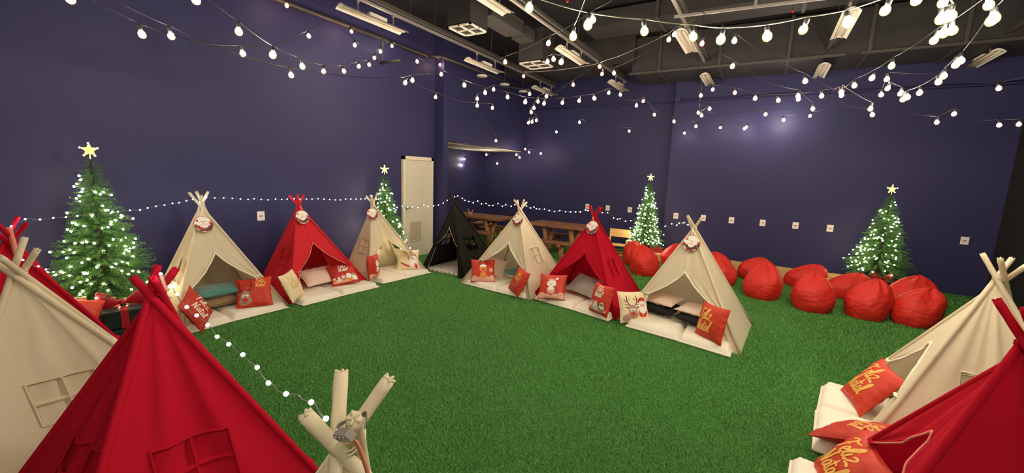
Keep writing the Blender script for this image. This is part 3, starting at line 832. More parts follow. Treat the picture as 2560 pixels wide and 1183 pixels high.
def cushion(pos, eul, s, mf, label, prints=(), seed=0, th=.062, cat="cushion", name="cushion", sy=1.0, mback=None, group=GC):
    o = empty(name, pos, label, cat, group)
    R3 = em(eul); N = 22
    mb = MB()
    for side, mi in ((1, 0), (-1, 1)):
        mb.grid(lambda u, v_: R3 @ cush_pt(-1 + 2 * u, -1 + 2 * v_, s, th, side, seed, sy), N, N, mi)
    mb.build("cover", [mf, mback or mf], o, True)
    pp = [(-1, -1), (1, -1), (1, 1), (-1, 1), (-1, -1)]; pts = []
    for i in range(4):
        for q in range(12):
            t_ = q / 12; pts.append(R3 @ cush_pt(pp[i][0] * (1 - t_) + pp[i + 1][0] * t_, pp[i][1] * (1 - t_) + pp[i + 1][1] * t_, s, th, 1, seed, sy))
    pts.append(pts[0]); MB().tube(pts, .0028, 5).build("piping", mf, o, True)
    if prints:
        pm = MB(); mats = []; lift = [.0016]
        def P2(a, b_):
            p = cush_pt(max(-.99, min(.99, a)), max(-.99, min(.99, b_)), s, th, 1, seed, sy); p.y -= lift[0]; return R3 @ p
        def mi(m):
            if m not in mats: mats.append(m)
            return mats.index(m)
        for pr in prints:
            if pr[0] == 'b':      # blob: cx, cy, rx, ry, rot, mat
                _, cx, cy, rx, ry, ro, m = pr; vs = [P2(cx, cy)]; fs = []; n_ = 24; rg = 6
                for r_ in range(1, rg + 1):
                    for k_ in range(n_):
                        a = 2 * PI * k_ / n_; ex = rx * r_ / rg * math.cos(a); ey = ry * r_ / rg * math.sin(a)
                        vs.append(P2(cx + ex * math.cos(ro) - ey * math.sin(ro), cy + ex * math.sin(ro) + ey * math.cos(ro)))
                for k_ in range(n_): fs.append((0, 1 + k_, 1 + (k_ + 1) % n_))
                for r_ in range(rg - 1):
                    for k_ in range(n_):
                        q = 1 + r_ * n_; fs.append((q + k_, q + n_ + k_, q + n_ + (k_ + 1) % n_, q + (k_ + 1) % n_))
                pm.add(vs, fs, mi(m))
            elif pr[0] == 's':    # stroke: points, width, mat
                _, pts2, wd, m = pr
                pl = smooth_path([V(p[0], p[1], 0) for p in pts2], 5); vs = []
                for k_, p in enumerate(pl):
                    t_ = pl[min(k_ + 1, len(pl) - 1)] - pl[max(k_ - 1, 0)]
                    if t_.length < 1e-9: t_ = V(1, 0, 0)
                    t_.normalize(); n2 = V(-t_.y, t_.x, 0)
                    w_ = wd * (.55 + .45 * abs(n2.x * .8 + n2.y * .6))
                    if k_ in (0, len(pl) - 1): w_ *= .45
                    a1 = p + n2 * w_ / 2; a2 = p - n2 * w_ / 2
                    vs += [P2(a1.x, a1.y), P2(a2.x, a2.y)]
                pm.add(vs, [(2 * k_, 2 * k_ + 1, 2 * k_ + 3, 2 * k_ + 2) for k_ in range(len(pl) - 1)], mi(m))
            lift[0] += .00028 if pr[0] == 'b' else .00004
        pm.build("print", mats, o, True)
    return o
LET = {'F': ([[(.25, .98), (.17, .5), (.02, -.08)], [(-.12, .80), (.12, 1.0), (.45, .90), (.72, 1.02)], [(.05, .50), (.42, .56)]], .50),
       'e': ([[(.02, .22), (.26, .32), (.25, .48), (.12, .48), (.0, .22), (.1, .0), (.34, .14)]], .36),
       'l': ([[(.0, .12), (.24, .62), (.30, .98), (.18, 1.0), (.06, .45), (.10, .0), (.28, .12)]], .30),
       'i': ([[(.08, .48), (.0, .12), (.10, .0), (.24, .14)], [(.12, .70), (.14, .74)]], .26),
       'z': ([[(.0, .42), (.12, .52), (.34, .46), (.04, .04), (.30, .02), (.5, -.06)]], .45),
       'N': ([[(.0, -.04), (.12, .86), (.17, .86), (.34, .06), (.40, .08), (.52, .92), (.66, 1.0)]], .66),
       'a': ([[(.32, .44), (.14, .50), (.0, .2), (.10, .0), (.26, .16), (.34, .48), (.30, .10), (.44, .06)]], .46),
       't': ([[(.16, .95), (.06, .3), (.12, .0), (.28, .08)], [(-.08, .62), (.14, .70), (.42, .64)]], .32)}
def word(txt, x0, y0, h, m, wd=.13, slant=.22, rise=0.0, sx=1.0):
    out = []; x = 0
    for ch in txt:
        st, adv = LET[ch]
        for s_ in st:
            out.append(('s', [(x0 + (x + p[0] + slant * p[1]) * h * sx, y0 + p[1] * h + rise * (x + p[0]) * h) for p in s_], wd * h, m))
        x += adv
    return out
def feliz(m, x0=-.62, y1=.12, y2=-.55, h=.56, wd=.15, sx=1.0): return word("Feliz", x0, y1, h, m, wd, sx=sx) + word("Natal", x0 - .02, y2, h, m, wd, sx=sx * .92)
def figure_row(y, xs, sc=1.0):
    """small round figures: pale faces with coloured caps"""
    out = [('b', 0, y - .26 * sc, .95, .20 * sc, 0, PINK_P)]
    for i, (x, r, c) in enumerate(xs):
        out += [('b', x, y - .18 * sc, r * 1.0, r * .9, 0, (ORANGE_P, WHITE_P, TAN_P)[i % 3]), ('b', x, y + .03, r * .85, r * .9, 0, WHITE_P), ('b', x, y + .10, r * .75, r * .35, 0, c)]
    return out
def antlers(cx, cy, s, m, w_=.035):
    out = []
    for q in (-1, 1):
        out += [('s', [(cx + q * .10 * s, cy), (cx + q * .28 * s, cy + .18 * s), (cx + q * .38 * s, cy + .42 * s), (cx + q * .34 * s, cy + .80 * s)], w_ * 1.5, m),
                ('s', [(cx + q * .33 * s, cy + .30 * s), (cx + q * .52 * s, cy + .38 * s), (cx + q * .60 * s, cy + .55 * s)], w_, m),
                ('s', [(cx + q * .37 * s, cy + .42 * s), (cx + q * .22 * s, cy + .50 * s), (cx + q * .14 * s, cy + .60 * s)], w_, m),
                ('s', [(cx + q * .24 * s, cy + .14 * s), (cx + q * .42 * s, cy + .10 * s), (cx + q * .52 * s, cy + .18 * s)], w_, m)]
    return out
def deer(cx, cy, s):
    out = antlers(cx, cy + .42 * s, s, DARK_P, .045 * s)
    out += [('b', cx - .38 * s, cy + .34 * s, .14 * s, .06 * s, -.1, BROWN_P), ('b', cx + .38 * s, cy + .34 * s, .14 * s, .06 * s, .1, BROWN_P), ('b', cx, cy + .10 * s, .30 * s, .42 * s, 0, TAN_P), ('b', cx, cy - .20 * s, .40 * s, .28 * s, 0, TAN_P)]
    for q in (-1, 1): out += [('b', cx + q * .10 * s, cy + .16 * s, .10 * s, .12 * s, 0, WHITE_P), ('b', cx + q * .07 * s, cy + .11 * s, .04 * s, .045 * s, 0, DARK_P)]
    out += [('b', cx, cy - .12 * s, .16 * s, .13 * s, 0, RED_P), ('s', [(cx - .18 * s, cy - .30 * s), (cx, cy - .37 * s), (cx + .18 * s, cy - .30 * s)], .03 * s, DARK_P)]
    return out
def hatman(cx, cy, s):
    """plain bearded figure: red coat, red cap, white beard"""
    return [('b', cx, cy - .52 * s, .38 * s, .36 * s, 0, RED_P), ('b', cx, cy + .18 * s, .40 * s, .46 * s, 0, RED_P), ('b', cx, cy + .02 * s, .42 * s, .34 * s, 0, WHITE_P), ('b', cx, cy - .24 * s, .34 * s, .34 * s, 0, WHITE_P), ('b', cx, cy + .02 * s, .22 * s, .10 * s, 0, PINK_P), ('s', [(cx, cy - .5 * s), (cx, cy - .86 * s)], .10 * s, WHITE_P)]
def snowman(cx, cy, s):
    return [('b', cx, cy + .36 * s, .42 * s, .34 * s, 0, RED_P), ('b', cx, cy + .10 * s, .40 * s, .32 * s, 0, WHITE_P), ('b', cx + .02 * s, cy + .46 * s, .34 * s, .09 * s, -.1, PINK_P), ('b', cx + .42 * s, cy + .62 * s, .13 * s, .12 * s, 0, WHITE_P),
            ('b', cx, cy - .52 * s, .34 * s, .30 * s, 0, PINK_P), ('b', cx, cy - .35 * s, .30 * s, .14 * s, 0, WHITE_P), ('b', cx - .10 * s, cy + .14 * s, .03 * s, .035 * s, 0, DARK_P), ('b', cx + .10 * s, cy + .14 * s, .03 * s, .035 * s, 0, DARK_P),
            ('s', [(cx - .1 * s, cy - .02 * s), (cx, cy - .05 * s), (cx + .1 * s, cy - .02 * s)], .025 * s, DARK_P), ('s', [(cx - .3 * s, cy - .3 * s), (cx - .65 * s, cy - .05 * s)], .04 * s, DARK_P), ('s', [(cx + .3 * s, cy - .3 * s), (cx + .6 * s, cy - .5 * s)], .04 * s, DARK_P)]
def clouds(y, m=PINK_P):
    return [('b', -.72, y, .26, .22, 0, m), ('b', -.35, y - .1, .3, .2, 0, m), ('b', .35, y - .08, .32, .22, 0, m), ('b', .75, y + .03, .24, .26, 0, m), ('b', 0, y - .16, .95, .16, 0, m)]
cushion((-5.059, 1.857, .278), (-.937, 1.058, 1.503), .40, CUSH_D, "dark red cushion with cream lettering balanced on a corner, first cream tent", feliz(IVORY_P, -.5, .15, -.5, .5), 1)
cushion((-5.318, 2.575, .245), (-.631, -.072, .996), .395, CUSH_R, "red cushion with a big-nosed reindeer head and lettering in its top corner", deer(-.45, -.42, .95) + feliz(GOLD_P, .12, .58, .25, .30, .15, .9), 2)
cushion((-5.211, 3.004, .258), (-.436, -.026, 2.196), .39, CUSH_C, "cream cushion with pale gold lettering turned sideways beside the coral tent", feliz(PALEGOLD_P, -.65, .25, -.2, .45, .09) + [('b', .8, .2, .10, .16, 0, RED_P), ('b', .75, -.6, .18, .10, -.6, RED_P)], 3)
cushion((-5.338, 3.872, .226), (-.857, -.107, 1.174), .395, CUSH_D, "red cushion with lettering over a row of small figures, in the coral tent", feliz(IVORY_P, -.3, .42, .08, .32, .2) + figure_row(-.45, [(-.8, .13, RED_P), (-.45, .12, BROWN_P), (-.12, .16, PINK_P), (.3, .26, WHITE_P), (.72, .22, GREEN_P)]), 4)
cushion((-5.245, 4.365, .275), (-.113, .057, 1.997), .38, CUSH_D, "dark red cushion with pale blobs standing edge-on behind a cream tent pole", snowman(.15, .1, .8) + clouds(-.75), 5)
cushion((-5.3, 5.179, .242), (-.606, -.028, .764), .39, CUSH_C, "cream cushion with a red-capped bearded figure pointing at faint lettering", feliz(PALEGOLD_P, -.68, .55, .25, .28, .10) + [('b', .42, .10, .42, .46, 0, RED_P), ('b', .45, .02, .38, .36, 0, WHITE_P), ('b', .5, -.42, .34, .40, .2, WHITE_P), ('b', .42, -.02, .22, .12, 0, PINK_P), ('s', [(.15, -.8), (-.2, -.62), (-.5, -.45)], .17, RED_P), ('b', .75, -.7, .14, .26, .2, RED_P), ('b', -.55, -.40, .08, .06, -.5, DARK_P)], 6)
cushion((-3.797, 5.387, .24), (-.58, 0, .638), .395, CUSH_R, "orange-red cushion with a capped reindeer among pink clouds, beside the black tent", clouds(-.72) + antlers(0, .35, .75, DARK_P, .045) + [('b', .02, -.50, .26, .30, 0, ORANGE_P), ('b', 0, .08, .30, .28, 0, ORANGE_P), ('b', 0, .34, .28, .13, 0, WHITE_P), ('b', 0, .0, .14, .10, 0, RED_P), ('b', -.10, .16, .03, .04, 0, DARK_P), ('b', .10, .16, .03, .04, 0, DARK_P), ('b', .68, .0, .18, .2, 0, PINK_P)], 7)
cushion((-2.992, 5.19, .238), (-.455, .077, -.631), .40, CUSH_R, "plain-bottomed red cushion with gold scrawl tipped on its corner by the grass edge", antlers(-.62, .0, .55, DARK_P, .04) + feliz(GOLD_P, -.30, .42, .05, .34, .14) + [('b', -.85, -.55, .12, .28, 0, TAN_P)], 8)
cushion((-2.462, 5.245, .239), (-.641, -.045, .262), .395, CUSH_R, "red cushion printed with a smiling snowman in a red hat", clouds(-.75) + snowman(-.02, .05, .85), 9)
cushion((-1.651, 5.036, .264), (-.296, -.049, -.586), .40, CUSH_R, "red cushion with lettering and small figures leaning on the crimson tent pole", feliz(IVORY_P, -.42, .50, .12, .36, .2) + figure_row(-.42, [(-.6, .2, PINK_P), (-.1, .24, WHITE_P), (.5, .26, GREEN_P)]), 10)
cushion((-1.25, 5.101, .23), (-.442, 0, .724), .40, CUSH_C, "cream cushion showing a brown reindeer next to a bearded red-capped figure", hatman(.50, .02, .85) + deer(-.20, -.38, .88) + [('b', -.62, -.72, .28, .2, 0, TAN_P)], 11)
cushion((-.333, 4.913, .285), (-.236, -.041, -.732), .40, CUSH_R, "orange-red cushion with big gold lettering leaning in the large cream tent's doorway", feliz(GOLD_P, -.78, .12, -.55, .60, .16, .82), 12)
cushion((.907, 4.14, .27), (-.591, .041, -1.406), .42, CUSH_R, "gold-lettered red cushion farthest up, against the cream tent by the black wall", feliz(GOLD_P, -.72, .15, -.52, .62, .15, .86), 13)
cushion((.72, 3.42, .20), (-1.12, 0, -2.19), .42, CUSH_D, "dark red cushion lying almost flat between the two gold-lettered cushions", feliz(GOLD_P, -.3, .45, .0, .45, .12, .8), 14)
cushion((.60, 2.88, .22), (-.60, .08, -1.42), .41, CUSH_R, "gold-lettered red cushion at the bottom edge in front of the bright crimson tent", feliz(GOLD_P, -.72, .15, -.52, .62, .15, .86), 15)
cushion((-5.28, 1.0, .40), (-.6, .3, 1.3), .34, CUSH_R, "orange-red cushion peeking over the crimson tent, on the pine bench under the big tree", (), 16)

def pillow(pos, eul, sx, sy, mf, label, seed, th=.06, mback=None, grp="sleeping pillows inside the tents"):
    return cushion(pos, eul, sx, mf, label, (), seed, th, "pillow", "pillow", sy / sx, mback, grp)
pillow((-5.62, 2.33, .17), (-PI / 2, 0, 1.62), .54, .42, BROWNV, "brown velvet pillow under the teal one in the first cream tent", 21, .075)
pillow((-5.62, 2.30, .285), (-PI / 2 + .03, 0, 1.5), .50, .40, TEAL, "teal velvet pillow lying on the brown pillow", 22, .06)
pillow((-5.55, 3.62, .22), (-1.15, 0, 1.55), .58, .40, PALEPINK, "pale pink pillow propped in the coral red tent", 23, .06)
pillow((-3.25, 5.85, .15), (-PI / 2, 0, -.12), .56, .42, CREAM_TRIM, "cream pillow flattened beneath the teal one, tent beside the black tent", 24, .055)
pillow((-3.25, 5.82, .235), (-1.40, 0, -.12), .56, .42, TEAL, "teal pillow resting on a cream one, tent beside the black tent", 25, .05)
pillow((-3.80, 5.72, .25), (-.6, .3, .5), .40, .34, PALEPINK, "pale handled pillow tucked behind the orange-red reindeer cushion", 26, .05)
pillow((-2.10, 5.62, .25), (-1.0, .05, -.30), .52, .38, GREYV, "marbled grey pillow inside the crimson tent of the far row", 27, .06)
pillow((-1.0, 5.48, .19), (-PI / 2 + .05, 0, -.30), .50, .40, BLACKV, "black pillow under the wide pink one, large cream tent", 28, .07)
pillow((-1.0, 5.50, .29), (-PI / 2 + .08, 0, -.30), .50, .40, PALEPINK, "wide pale pink pillow on a black one, large cream tent", 29, .055)
pillow((-.52, 5.30, .19), (-PI / 2 + .05, 0, -.30), .44, .36, BLACKV, "black pillow behind the big gold-lettered cushion", 30, .07)
pillow((-.52, 5.31, .285), (-PI / 2 + .08, 0, -.30), .44, .36, PALEPINK, "smaller pink pillow partly hidden by the big gold-lettered cushion", 31, .05)

# ================================================================ BEANBAGS
def beanbag(x, y, r, h, tx, ty, label, seed, peak=.5):
    """teardrop bag: flat foot, bulging belly, slack peak pushed towards (tx,ty)"""
    mb = MB(); NU, NV = 110, 80
    def pt(u, v_):
        a = 2 * PI * u
        # outline from centre of foot to the peak
        if v_ < .12: rr = r * .80 * (v_ / .12); z = 0
        else:
            q = (v_ - .12) / .88
            if q < .5:
                k = q / .5; rr = r * (.80 + .20 * math.sin(k * PI / 2)); z = h * .42 * (1 - math.cos(k * PI / 2)) ** .9
                z = h * .40 * k ** 1.15
                rr = r * (.80 + .22 * math.sin(min(1, k * 1.02) * PI * .62) / math.sin(PI * .5)) if k < 1 else rr
                rr = r * (.80 + .20 * math.sin(k * PI * .5))
            else:
                k = (q - .5) / .5; rr = r * (1 - k ** 2.05) ** .74; z = h * (.40 + .60 * k ** .92)
        zz = z / h
        sx, sy = tx * zz ** 1.7, ty * zz ** 1.7
        # flatten two sides towards a short ridge at the top
        ra = math.atan2(ty, tx + 1e-6)
        sq = 1 + peak * .16 * zz * abs(math.cos(a - ra)) - .10 * zz * (1 - abs(math.cos(a - ra)))
        p = V(math.cos(a) * rr * sq + sx, math.sin(a) * rr * sq + sy, z)
        n_ = V(math.cos(a), math.sin(a), .3)
        w_ = .0065 * noise.noise(V(math.cos(a) * 4.2 + seed, math.sin(a) * 4.2, z * 24 + seed * 3)) * min(1, z / .06)
        w_ += .024 * noise.noise(V(math.cos(a) * 1.6 + seed, math.sin(a) * 1.6 + seed, z * 5))
        w_ += .016 * zz ** 2 * math.sin(5 * a + seed + 1.5 * math.sin(a * 2 + seed)) - .010 * math.exp(-(math.sin((a - seed) / 2) / .03) ** 2)
        if v_ < .12: w_ *= .2
        return p + n_ * w_
    mb.grid(pt, NU, NV)
    for i, p in enumerate(mb.v):
        if p[2] < .002: mb.v[i] = (p[0], p[1], .002)
    o = mb.build("beanbag", REDBAG, None, True, loc=(x, y, 0))
    return tag(o, label, "beanbag", "red beanbags by the back wall")
BB = [(-2.20, 8.78, .33, .58, -.05, .08, "red beanbag behind the other one, right under the pine bench side of the lit tree"),
      (-1.82, 8.02, .34, .60, -.08, .05, "wrinkled red beanbag in front of another, between the crimson and large cream tents"),
      (-1.50, 9.18, .32, .56, .03, .10, "red beanbag beside the red gift box, half hidden by the large cream tent"),
      (-.62, 9.0, .33, .52, -.06, .0, "red beanbag mostly hidden, its slope just above another at the cream tent's edge"),
      (-.50, 8.25, .34, .55, -.10, .05, "red beanbag in front, half covered by the large cream tent's slope"),
      (.02, 9.05, .37, .50, .06, .02, "rear red beanbag with a rounded low top, first full one past the cream tent"),
      (.15, 7.68, .345, .60, .02, .10, "pointed red beanbag standing closest to the cream tent, front row"),
      (.76, 9.0, .36, .50, .16, .02, "rear red beanbag with a sharp square corner at its top"),
      (.80, 7.42, .345, .58, .0, .08, "round-topped red beanbag second in the front row"),
      (1.32, 8.62, .35, .50, .14, .04, "rear red beanbag directly beside the ribboned gift box"),
      (1.42, 7.48, .325, .60, .08, .08, "large red beanbag with a pointed corner in front of the gift box"),
      (2.10, 8.50, .38, .60, .08, .08, "tall rear red beanbag nearest the lit tree and black wall"),
      (1.93, 7.53, .325, .57, .12, .03, "crumpled front red beanbag at the end, nearest the black wall")]
for i, bb in enumerate(BB): beanbag(bb[0], bb[1], bb[2] * .81, bb[3] * (.92 if bb[1] < 8.3 else .86), bb[4] * 1.3, bb[5] * 1.3, bb[6], i * 1.37 + 2)

# ================================================================ FURNITURE
o = empty("wooden_step", (-.2, 9.66, 0), "long low pale wooden platform along the foot of the navy wall", "platform")
MB().box((0, 0, .155), (3.7, .36, .03), bev=.004).build("top_board", PINE, o)
MB().box((0, -.165, .07), (3.7, .022, .14)).build("front_board", PINE, o)
def log_table(x0, x1, yc, legs, label):
    xc = (x0 + x1) / 2
    o = empty("picnic_table", (xc, yc, 0), label, "picnic table", "varnished log picnic tables")
    L = x1 - x0
    for j, yy in enumerate((-.27, 0, .27)):
        MB().box((0, yy, .71), (L - .03 * j, .262, .06), bev=.018).build("tabletop_plank", LOG, o)
    for sg in (-1, 1):
        bm_ = MB().box((0, sg * .60, .40), (L - .25, .24, .055), bev=.018)
        bm_.build("bench_seat", LOG, o)
    for lx in legs:
        x = lx - xc
        MB().tube([(x, -.72, .34), (x, .72, .34)], .05, 10).build("cross_log", LOG, o, True)
        MB().tube([(x, -.30, .68), (x, .30, .68)], .045, 10).build("cross_log", LOG, o, True)
        for sg in (-1, 1):
            MB().tube([(x + .06, sg * .04, .02), (x + .06, sg * .10, .34), (x + .06, sg * .24, .68)], .052, 12, radii=[.06, .055, .05]).build("leg", LOGEND, o, True)
            MB().tube([(x, sg * .56, .0), (x, sg * .54, .36)], .055, 12).build("leg", LOGEND, o, True)
    return o
log_table(-7.15, -5.35, 8.62, (-5.95, -6.8), "dark log picnic table in the annex corner behind the black tent")
log_table(-4.62, -3.15, 8.55, (-4.25, -3.6), "dark log picnic table behind the cream and crimson tents")
def bench(p, rz, W, label, zs=1.0):
    o = empty("pine_bench", p, label, "bench", "small pine benches", rz)
    for sx in (-1, 1):
        MB().box((sx * W / 2, .15, .31 * zs), (.03, .035, .62 * zs)).build("leg", PINE, o)
        MB().box((sx * W / 2, -.15, .20 * zs), (.03, .035, .40 * zs)).build("leg", PINE, o)
        MB().box((sx * W / 2, 0, .40 * zs), (.035, .33, .022)).build("armrest", PINE, o)
    MB().box((0, 0, .27 * zs), (W, .30, .02)).build("seat", PINE, o)
    MB().box((0, .15, .525 * zs), (W - .03, .018, .17 * zs)).box((0, .15, .615 * zs), (W + .03, .036, .022)).build("backrest", PINE, o)
    MB().box((0, -.15, .06), (W, .02, .03)).box((0, .15, .06), (W, .02, .03)).build("stretcher", PINE, o)
    return o
bench((-2.80, 9.45, 0), .05, .46, "small pine bench beside the bushy lit tree, behind the crimson tent")
bench((-5.35, .88, 0), PI / 2 - .1, .44, "small pine bench under the big lit tree, behind the near cream tent", .82)
bench((-6.80, 9.72, 0), 0, .5, "small pine bench behind the log table in the annex")
o = empty("toy_ladder", (-6.45, 8.5, .75), "tiny pink forked stick decoration standing on the annex log table", "decoration")
MB().tube([(0, 0, 0), (-.07, 0, .14)], .010, 6).tube([(.01, 0, 0), (.09, 0, .12)], .010, 6).box((0, 0, .008), (.12, .05, .016)).build("forked_sticks", PINK_P, o, True)

def bow(o, c, s, m, normal=(0, 0, 1), rz=0.0):
    R3 = Matrix.Rotation(rz, 3, 'Z')
    b_ = MB(); cc = V(*c)
    for sg in (-1, 1):
        # puffed loop: narrow at the knot, full at the outer end, pinched across
        def lf(u, v_):
            a = v_ * 2 * PI; q = math.sin(min(1, u * 1.12) * PI * .5) if u < .85 else math.sin(PI * .5) * math.sqrt(max(0, 1 - ((u - .85) / .15) ** 2))
            return cc + R3 @ V(sg * s * u * .95, s * .20 * q * math.cos(a), s * (.10 + .30 * u) + s * .40 * q * math.sin(a) * (1 + .12 * math.cos(a * 3)))
        b_.grid(lf, 14, 18)
        b_.grid(lambda u, v_: cc + R3 @ V(sg * s * (.15 + .55 * u), -s * .3 * u + (v_ - .5) * s * .30, -.02 - s * .25 * u), 8, 3)
    b_.ball(cc + V(0, 0, s * .12), s * .15, 0, 12, 8, (1, 1, 1.1))
    return b_.build("bow", m, o, True)
def gift(p, d, m, label, rz=0.0, bs=.16, twotier=False):
    o = empty("gift_box", p, label, "gift", "wrapped gifts under the lit trees", rz)
    MB().box((0, 0, d[2] / 2), d, bev=.006).build("box", m, o)
    MB().box((0, 0, d[2] + .002), (d[0] + .02, d[1] + .02, .03), bev=.004).build("lid", m, o)
    MB().box((0, 0, d[2] / 2 + .01), (.06, d[1] + .026, d[2] + .022)).box((0, 0, d[2] / 2 + .01), (d[0] + .026, .06, d[2] + .022)).build("ribbon_band", RIBBON, o)
    bow(o, (0, 0, d[2] + .03), bs, RIBBON)
    return o
gift((-5.46, 1.38, 0), (.36, .46, .16), GIFTG, "large dark green gift box at the bottom of the pair by the first cream tent", .2, .01)
gift((-5.46, 1.38, .185), (.30, .40, .16), GIFTG, "dark green gift box with a big red bow, stacked by the first cream tent", 1.35, .21)
gift((1.90, 9.3, 0), (.34, .30, .24), GIFTG, "dark gift box with a wide red bow behind the beanbags", .1, .17)
gift((-1.98, 9.72, .0), (.26, .24, .26), GIFTR, "red gift box standing by the wall corner beside the bushy lit tree", .3, .05)
gift((-2.32, 9.86, .0), (.22, .22, .27), GIFTR, "smaller dark red gift box behind the beanbags under the bushy tree", -.2, .05)

# ================================================================ LIT TREES
def make_tree_meshes(seed, H=1.72, z0=.36, Rb=.50, n=720):
    rnd = random.Random(seed); mb = MB(); tips = []
    for i in range(n):
        q = (i / n) ** 1.35                    # 0 bottom .. 1 top
        q = 1 - (1 - i / n) ** .62
        z = z0 + (H - z0) * q
        a = i * 2.39996 + rnd.uniform(-.3, .3)
        L = (Rb * .97 * (1 - q) ** 1.12 + .055) * rnd.uniform(.72, 1.12)
        st = V(0, 0, z); dr_ = V(math.cos(a), math.sin(a), rnd.uniform(-.10, .34) - (.12 if q < .12 else 0)).normalized()
        sg = V(0, 0, -1) * L * .12
        N = max(4, int(L / .017))
        r0 = .25 if L > .2 else .0
        pts = []
        for k in range(N + 1):
            t_ = r0 + (1 - r0) * k / N
            pts.append(st + dr_ * (L * t_) + sg * (t_ * t_))
        for k in range(N + 1):
            p = pts[k]; s_ = .036 * (1 - .35 * k / N)
            for qn in range(3):
                ph = rnd.uniform(0, 2 * PI)
                sd = dr_.cross(V(0, 0, 1)).normalized(); up = sd.cross(dr_)
                d = (sd * math.cos(ph) + up * math.sin(ph)) * .85 + dr_ * .75
                d.normalize(); wv_ = d.cross(V(rnd.uniform(-1, 1), rnd.uniform(-1, 1), rnd.uniform(-1, 1))).normalized() * .0034
                b0 = len(mb.v); e = p + d * s_ * rnd.uniform(.8, 1.3)
                mb.v += [tuple(p + wv_), tuple(p - wv_), tuple(e)]; mb.f.append((b0, b0 + 1, b0 + 2)); mb.m.append(0)
        tips.append(pts[-1]); tips.append(pts[max(0, N - N // 3)])
    return mb, tips
TREEM = {}
def tree(key, p, H, Rb, label, seed, nl, ltcol, gap=None, zmin=0.0, clipx=None, clipy=None, star_rz=0.0):
    mb, tips = make_tree_meshes(seed, H, .36, Rb)
    PV = V(*p)
    def inside(q):
        q = q + PV
        for T in TT.values():
            K_ = T['K']; t_ = q.z / K_.z
            if t_ >= 1: continue
            c = [P_.lerp(K_, t_ * .96) for P_ in T['P']]; sg = []
            for i_ in range(4):
                a_, b_ = c[i_], c[(i_ + 1) % 4]
                e_ = b_ - a_; n_ = V(e_.y, -e_.x, 0); m_ = (c[0] + c[1] + c[2] + c[3]) / 4
                if n_.dot(m_ - a_) < 0: n_ = -n_
                sg.append(n_.normalized().dot(q - a_) > -.03)
            if all(sg): return True
        return False
    nf = len(mb.f); keep = [i for i in range(nf) if not inside(V(*mb.v[3 * i]))]
    if len(keep) < nf:
        vs_ = []
        for i in keep: vs_ += mb.v[3 * i:3 * i + 3]
        mb.v = vs_; mb.f = [(3 * i, 3 * i + 1, 3 * i + 2) for i in range(len(keep))]; mb.m = [0] * len(keep)
    tips = [t_ for t_ in tips if not inside(t_)]
    if clipx is not None:
        mb.v = [(max(v_[0], clipx - p[0]), v_[1], v_[2]) for v_ in mb.v]
    o = empty("artificial_tree", p, label, "christmas tree", "decorated trees with warm lights")
    mb.build("foliage", NEEDLE, o)
    MB().tube([(0, 0, .02), (0, 0, H)], .02, 8, radii=[.024, .008]).build("trunk", TRUNK, o, True)
    for k in range(4):
        a = k * PI / 2 + .4
        MB().tube([(0, 0, .10), (math.cos(a) * .2, math.sin(a) * .2, .015)], .010, 6).build("foot", TRUNK, o, True)
    # star: five-pointed, edge lit by small lamps
    st = MB(); R1, R2, th = .075, .032, .016
    rz = Matrix.Rotation(star_rz, 3, 'Z')
    vs = [V(0, -th, 0), V(0, th, 0)]
    for k in range(10):
        a = PI / 2 + k * PI / 5; rr = R1 if k % 2 == 0 else R2
        vs.append(V(rr * math.cos(a), 0, rr * math.sin(a)))
    fs = []
    for k in range(10): fs += [(0, 2 + k, 2 + (k + 1) % 10), (1, 2 + (k + 1) % 10, 2 + k)]
    c = V(0, 0, H + .10)
    sto = st.add([rz @ v_ + c for v_ in vs], fs).tube([c + V(0, 0, -.09), c + V(0, 0, -.03)], .005, 6).build("star_topper", STARM, o)
    sl = MB()
    for k in range(5):
        a = PI / 2 + k * 2 * PI / 5
        for s_ in (.9, .45):
            MB().ball((0, 0, 0), .0085, 0, 6, 4).build("star_lamp", glow("star_glow", (1.0, .86, .35), 10), sto, loc=c + rz @ V(R1 * s_ * math.cos(a), -.022, R1 * s_ * math.sin(a)))
    # light chain: a top-level string resting on the branches
    rnd = random.Random(seed + 50)
    sel = [t_ for t_ in tips if .36 < t_.z < H - .12 and t_.xy.length > .04 and (t_ + V(*p)).z > zmin]
    # prefer the side that faces the room
    toc = V(-p[0], -p[1], 0).normalized()
    sel = [t_ for t_ in sel if t_.xy.normalized().dot(toc.xy) > -.25]
    rnd.shuffle(sel)
    if gap: sel = [t_ for t_ in sel if gap(t_)]
    sel = sorted(sel[:nl], key=lambda t_: t_.z)
    s = empty("tree_light_chain", p, LCH[key], "fairy lights", "warm light chains on the trees")
    wr = MB(); pts = []
    for i, t_ in enumerate(sel): pts.append(t_ * 1.0 + V(0, 0, .006))
    order = sorted(pts, key=lambda q: (round(q.z / .09), math.atan2(q.y, q.x) * (1 if int(round(q.z / .09)) % 2 else -1)))
    wr.tube(order, .0014, 3, caps=False).build("wire", mat("green_wire", (.02, .05, .02), .6), s)
    proto = MB().ball((0, 0, 0), .0105, 0, 6, 5).mesh("lamp_bulb", glow("tree_led", ltcol, 34), False)
    for q in sel[:100]:
        d = V(q.x, q.y, 0).normalized() * .012
        l_ = bpy.data.objects.new("lamp_bulb", proto); COL.objects.link(l_); l_.parent = s; l_.location = q + d
        if clipx is not None and l_.location.x + p[0] < clipx: l_.location.x = clipx - p[0] + .02
    if len(sel) > 100:
        ex = MB()
        for q in sel[100:]: ex.ball(q + V(q.x, q.y, 0).normalized() * .012, .0105, 0, 6, 5)
        tag(ex.build("lamp_bulbs_rest", glow("tree_led", ltcol, 34), s), kind="stuff")
    return o
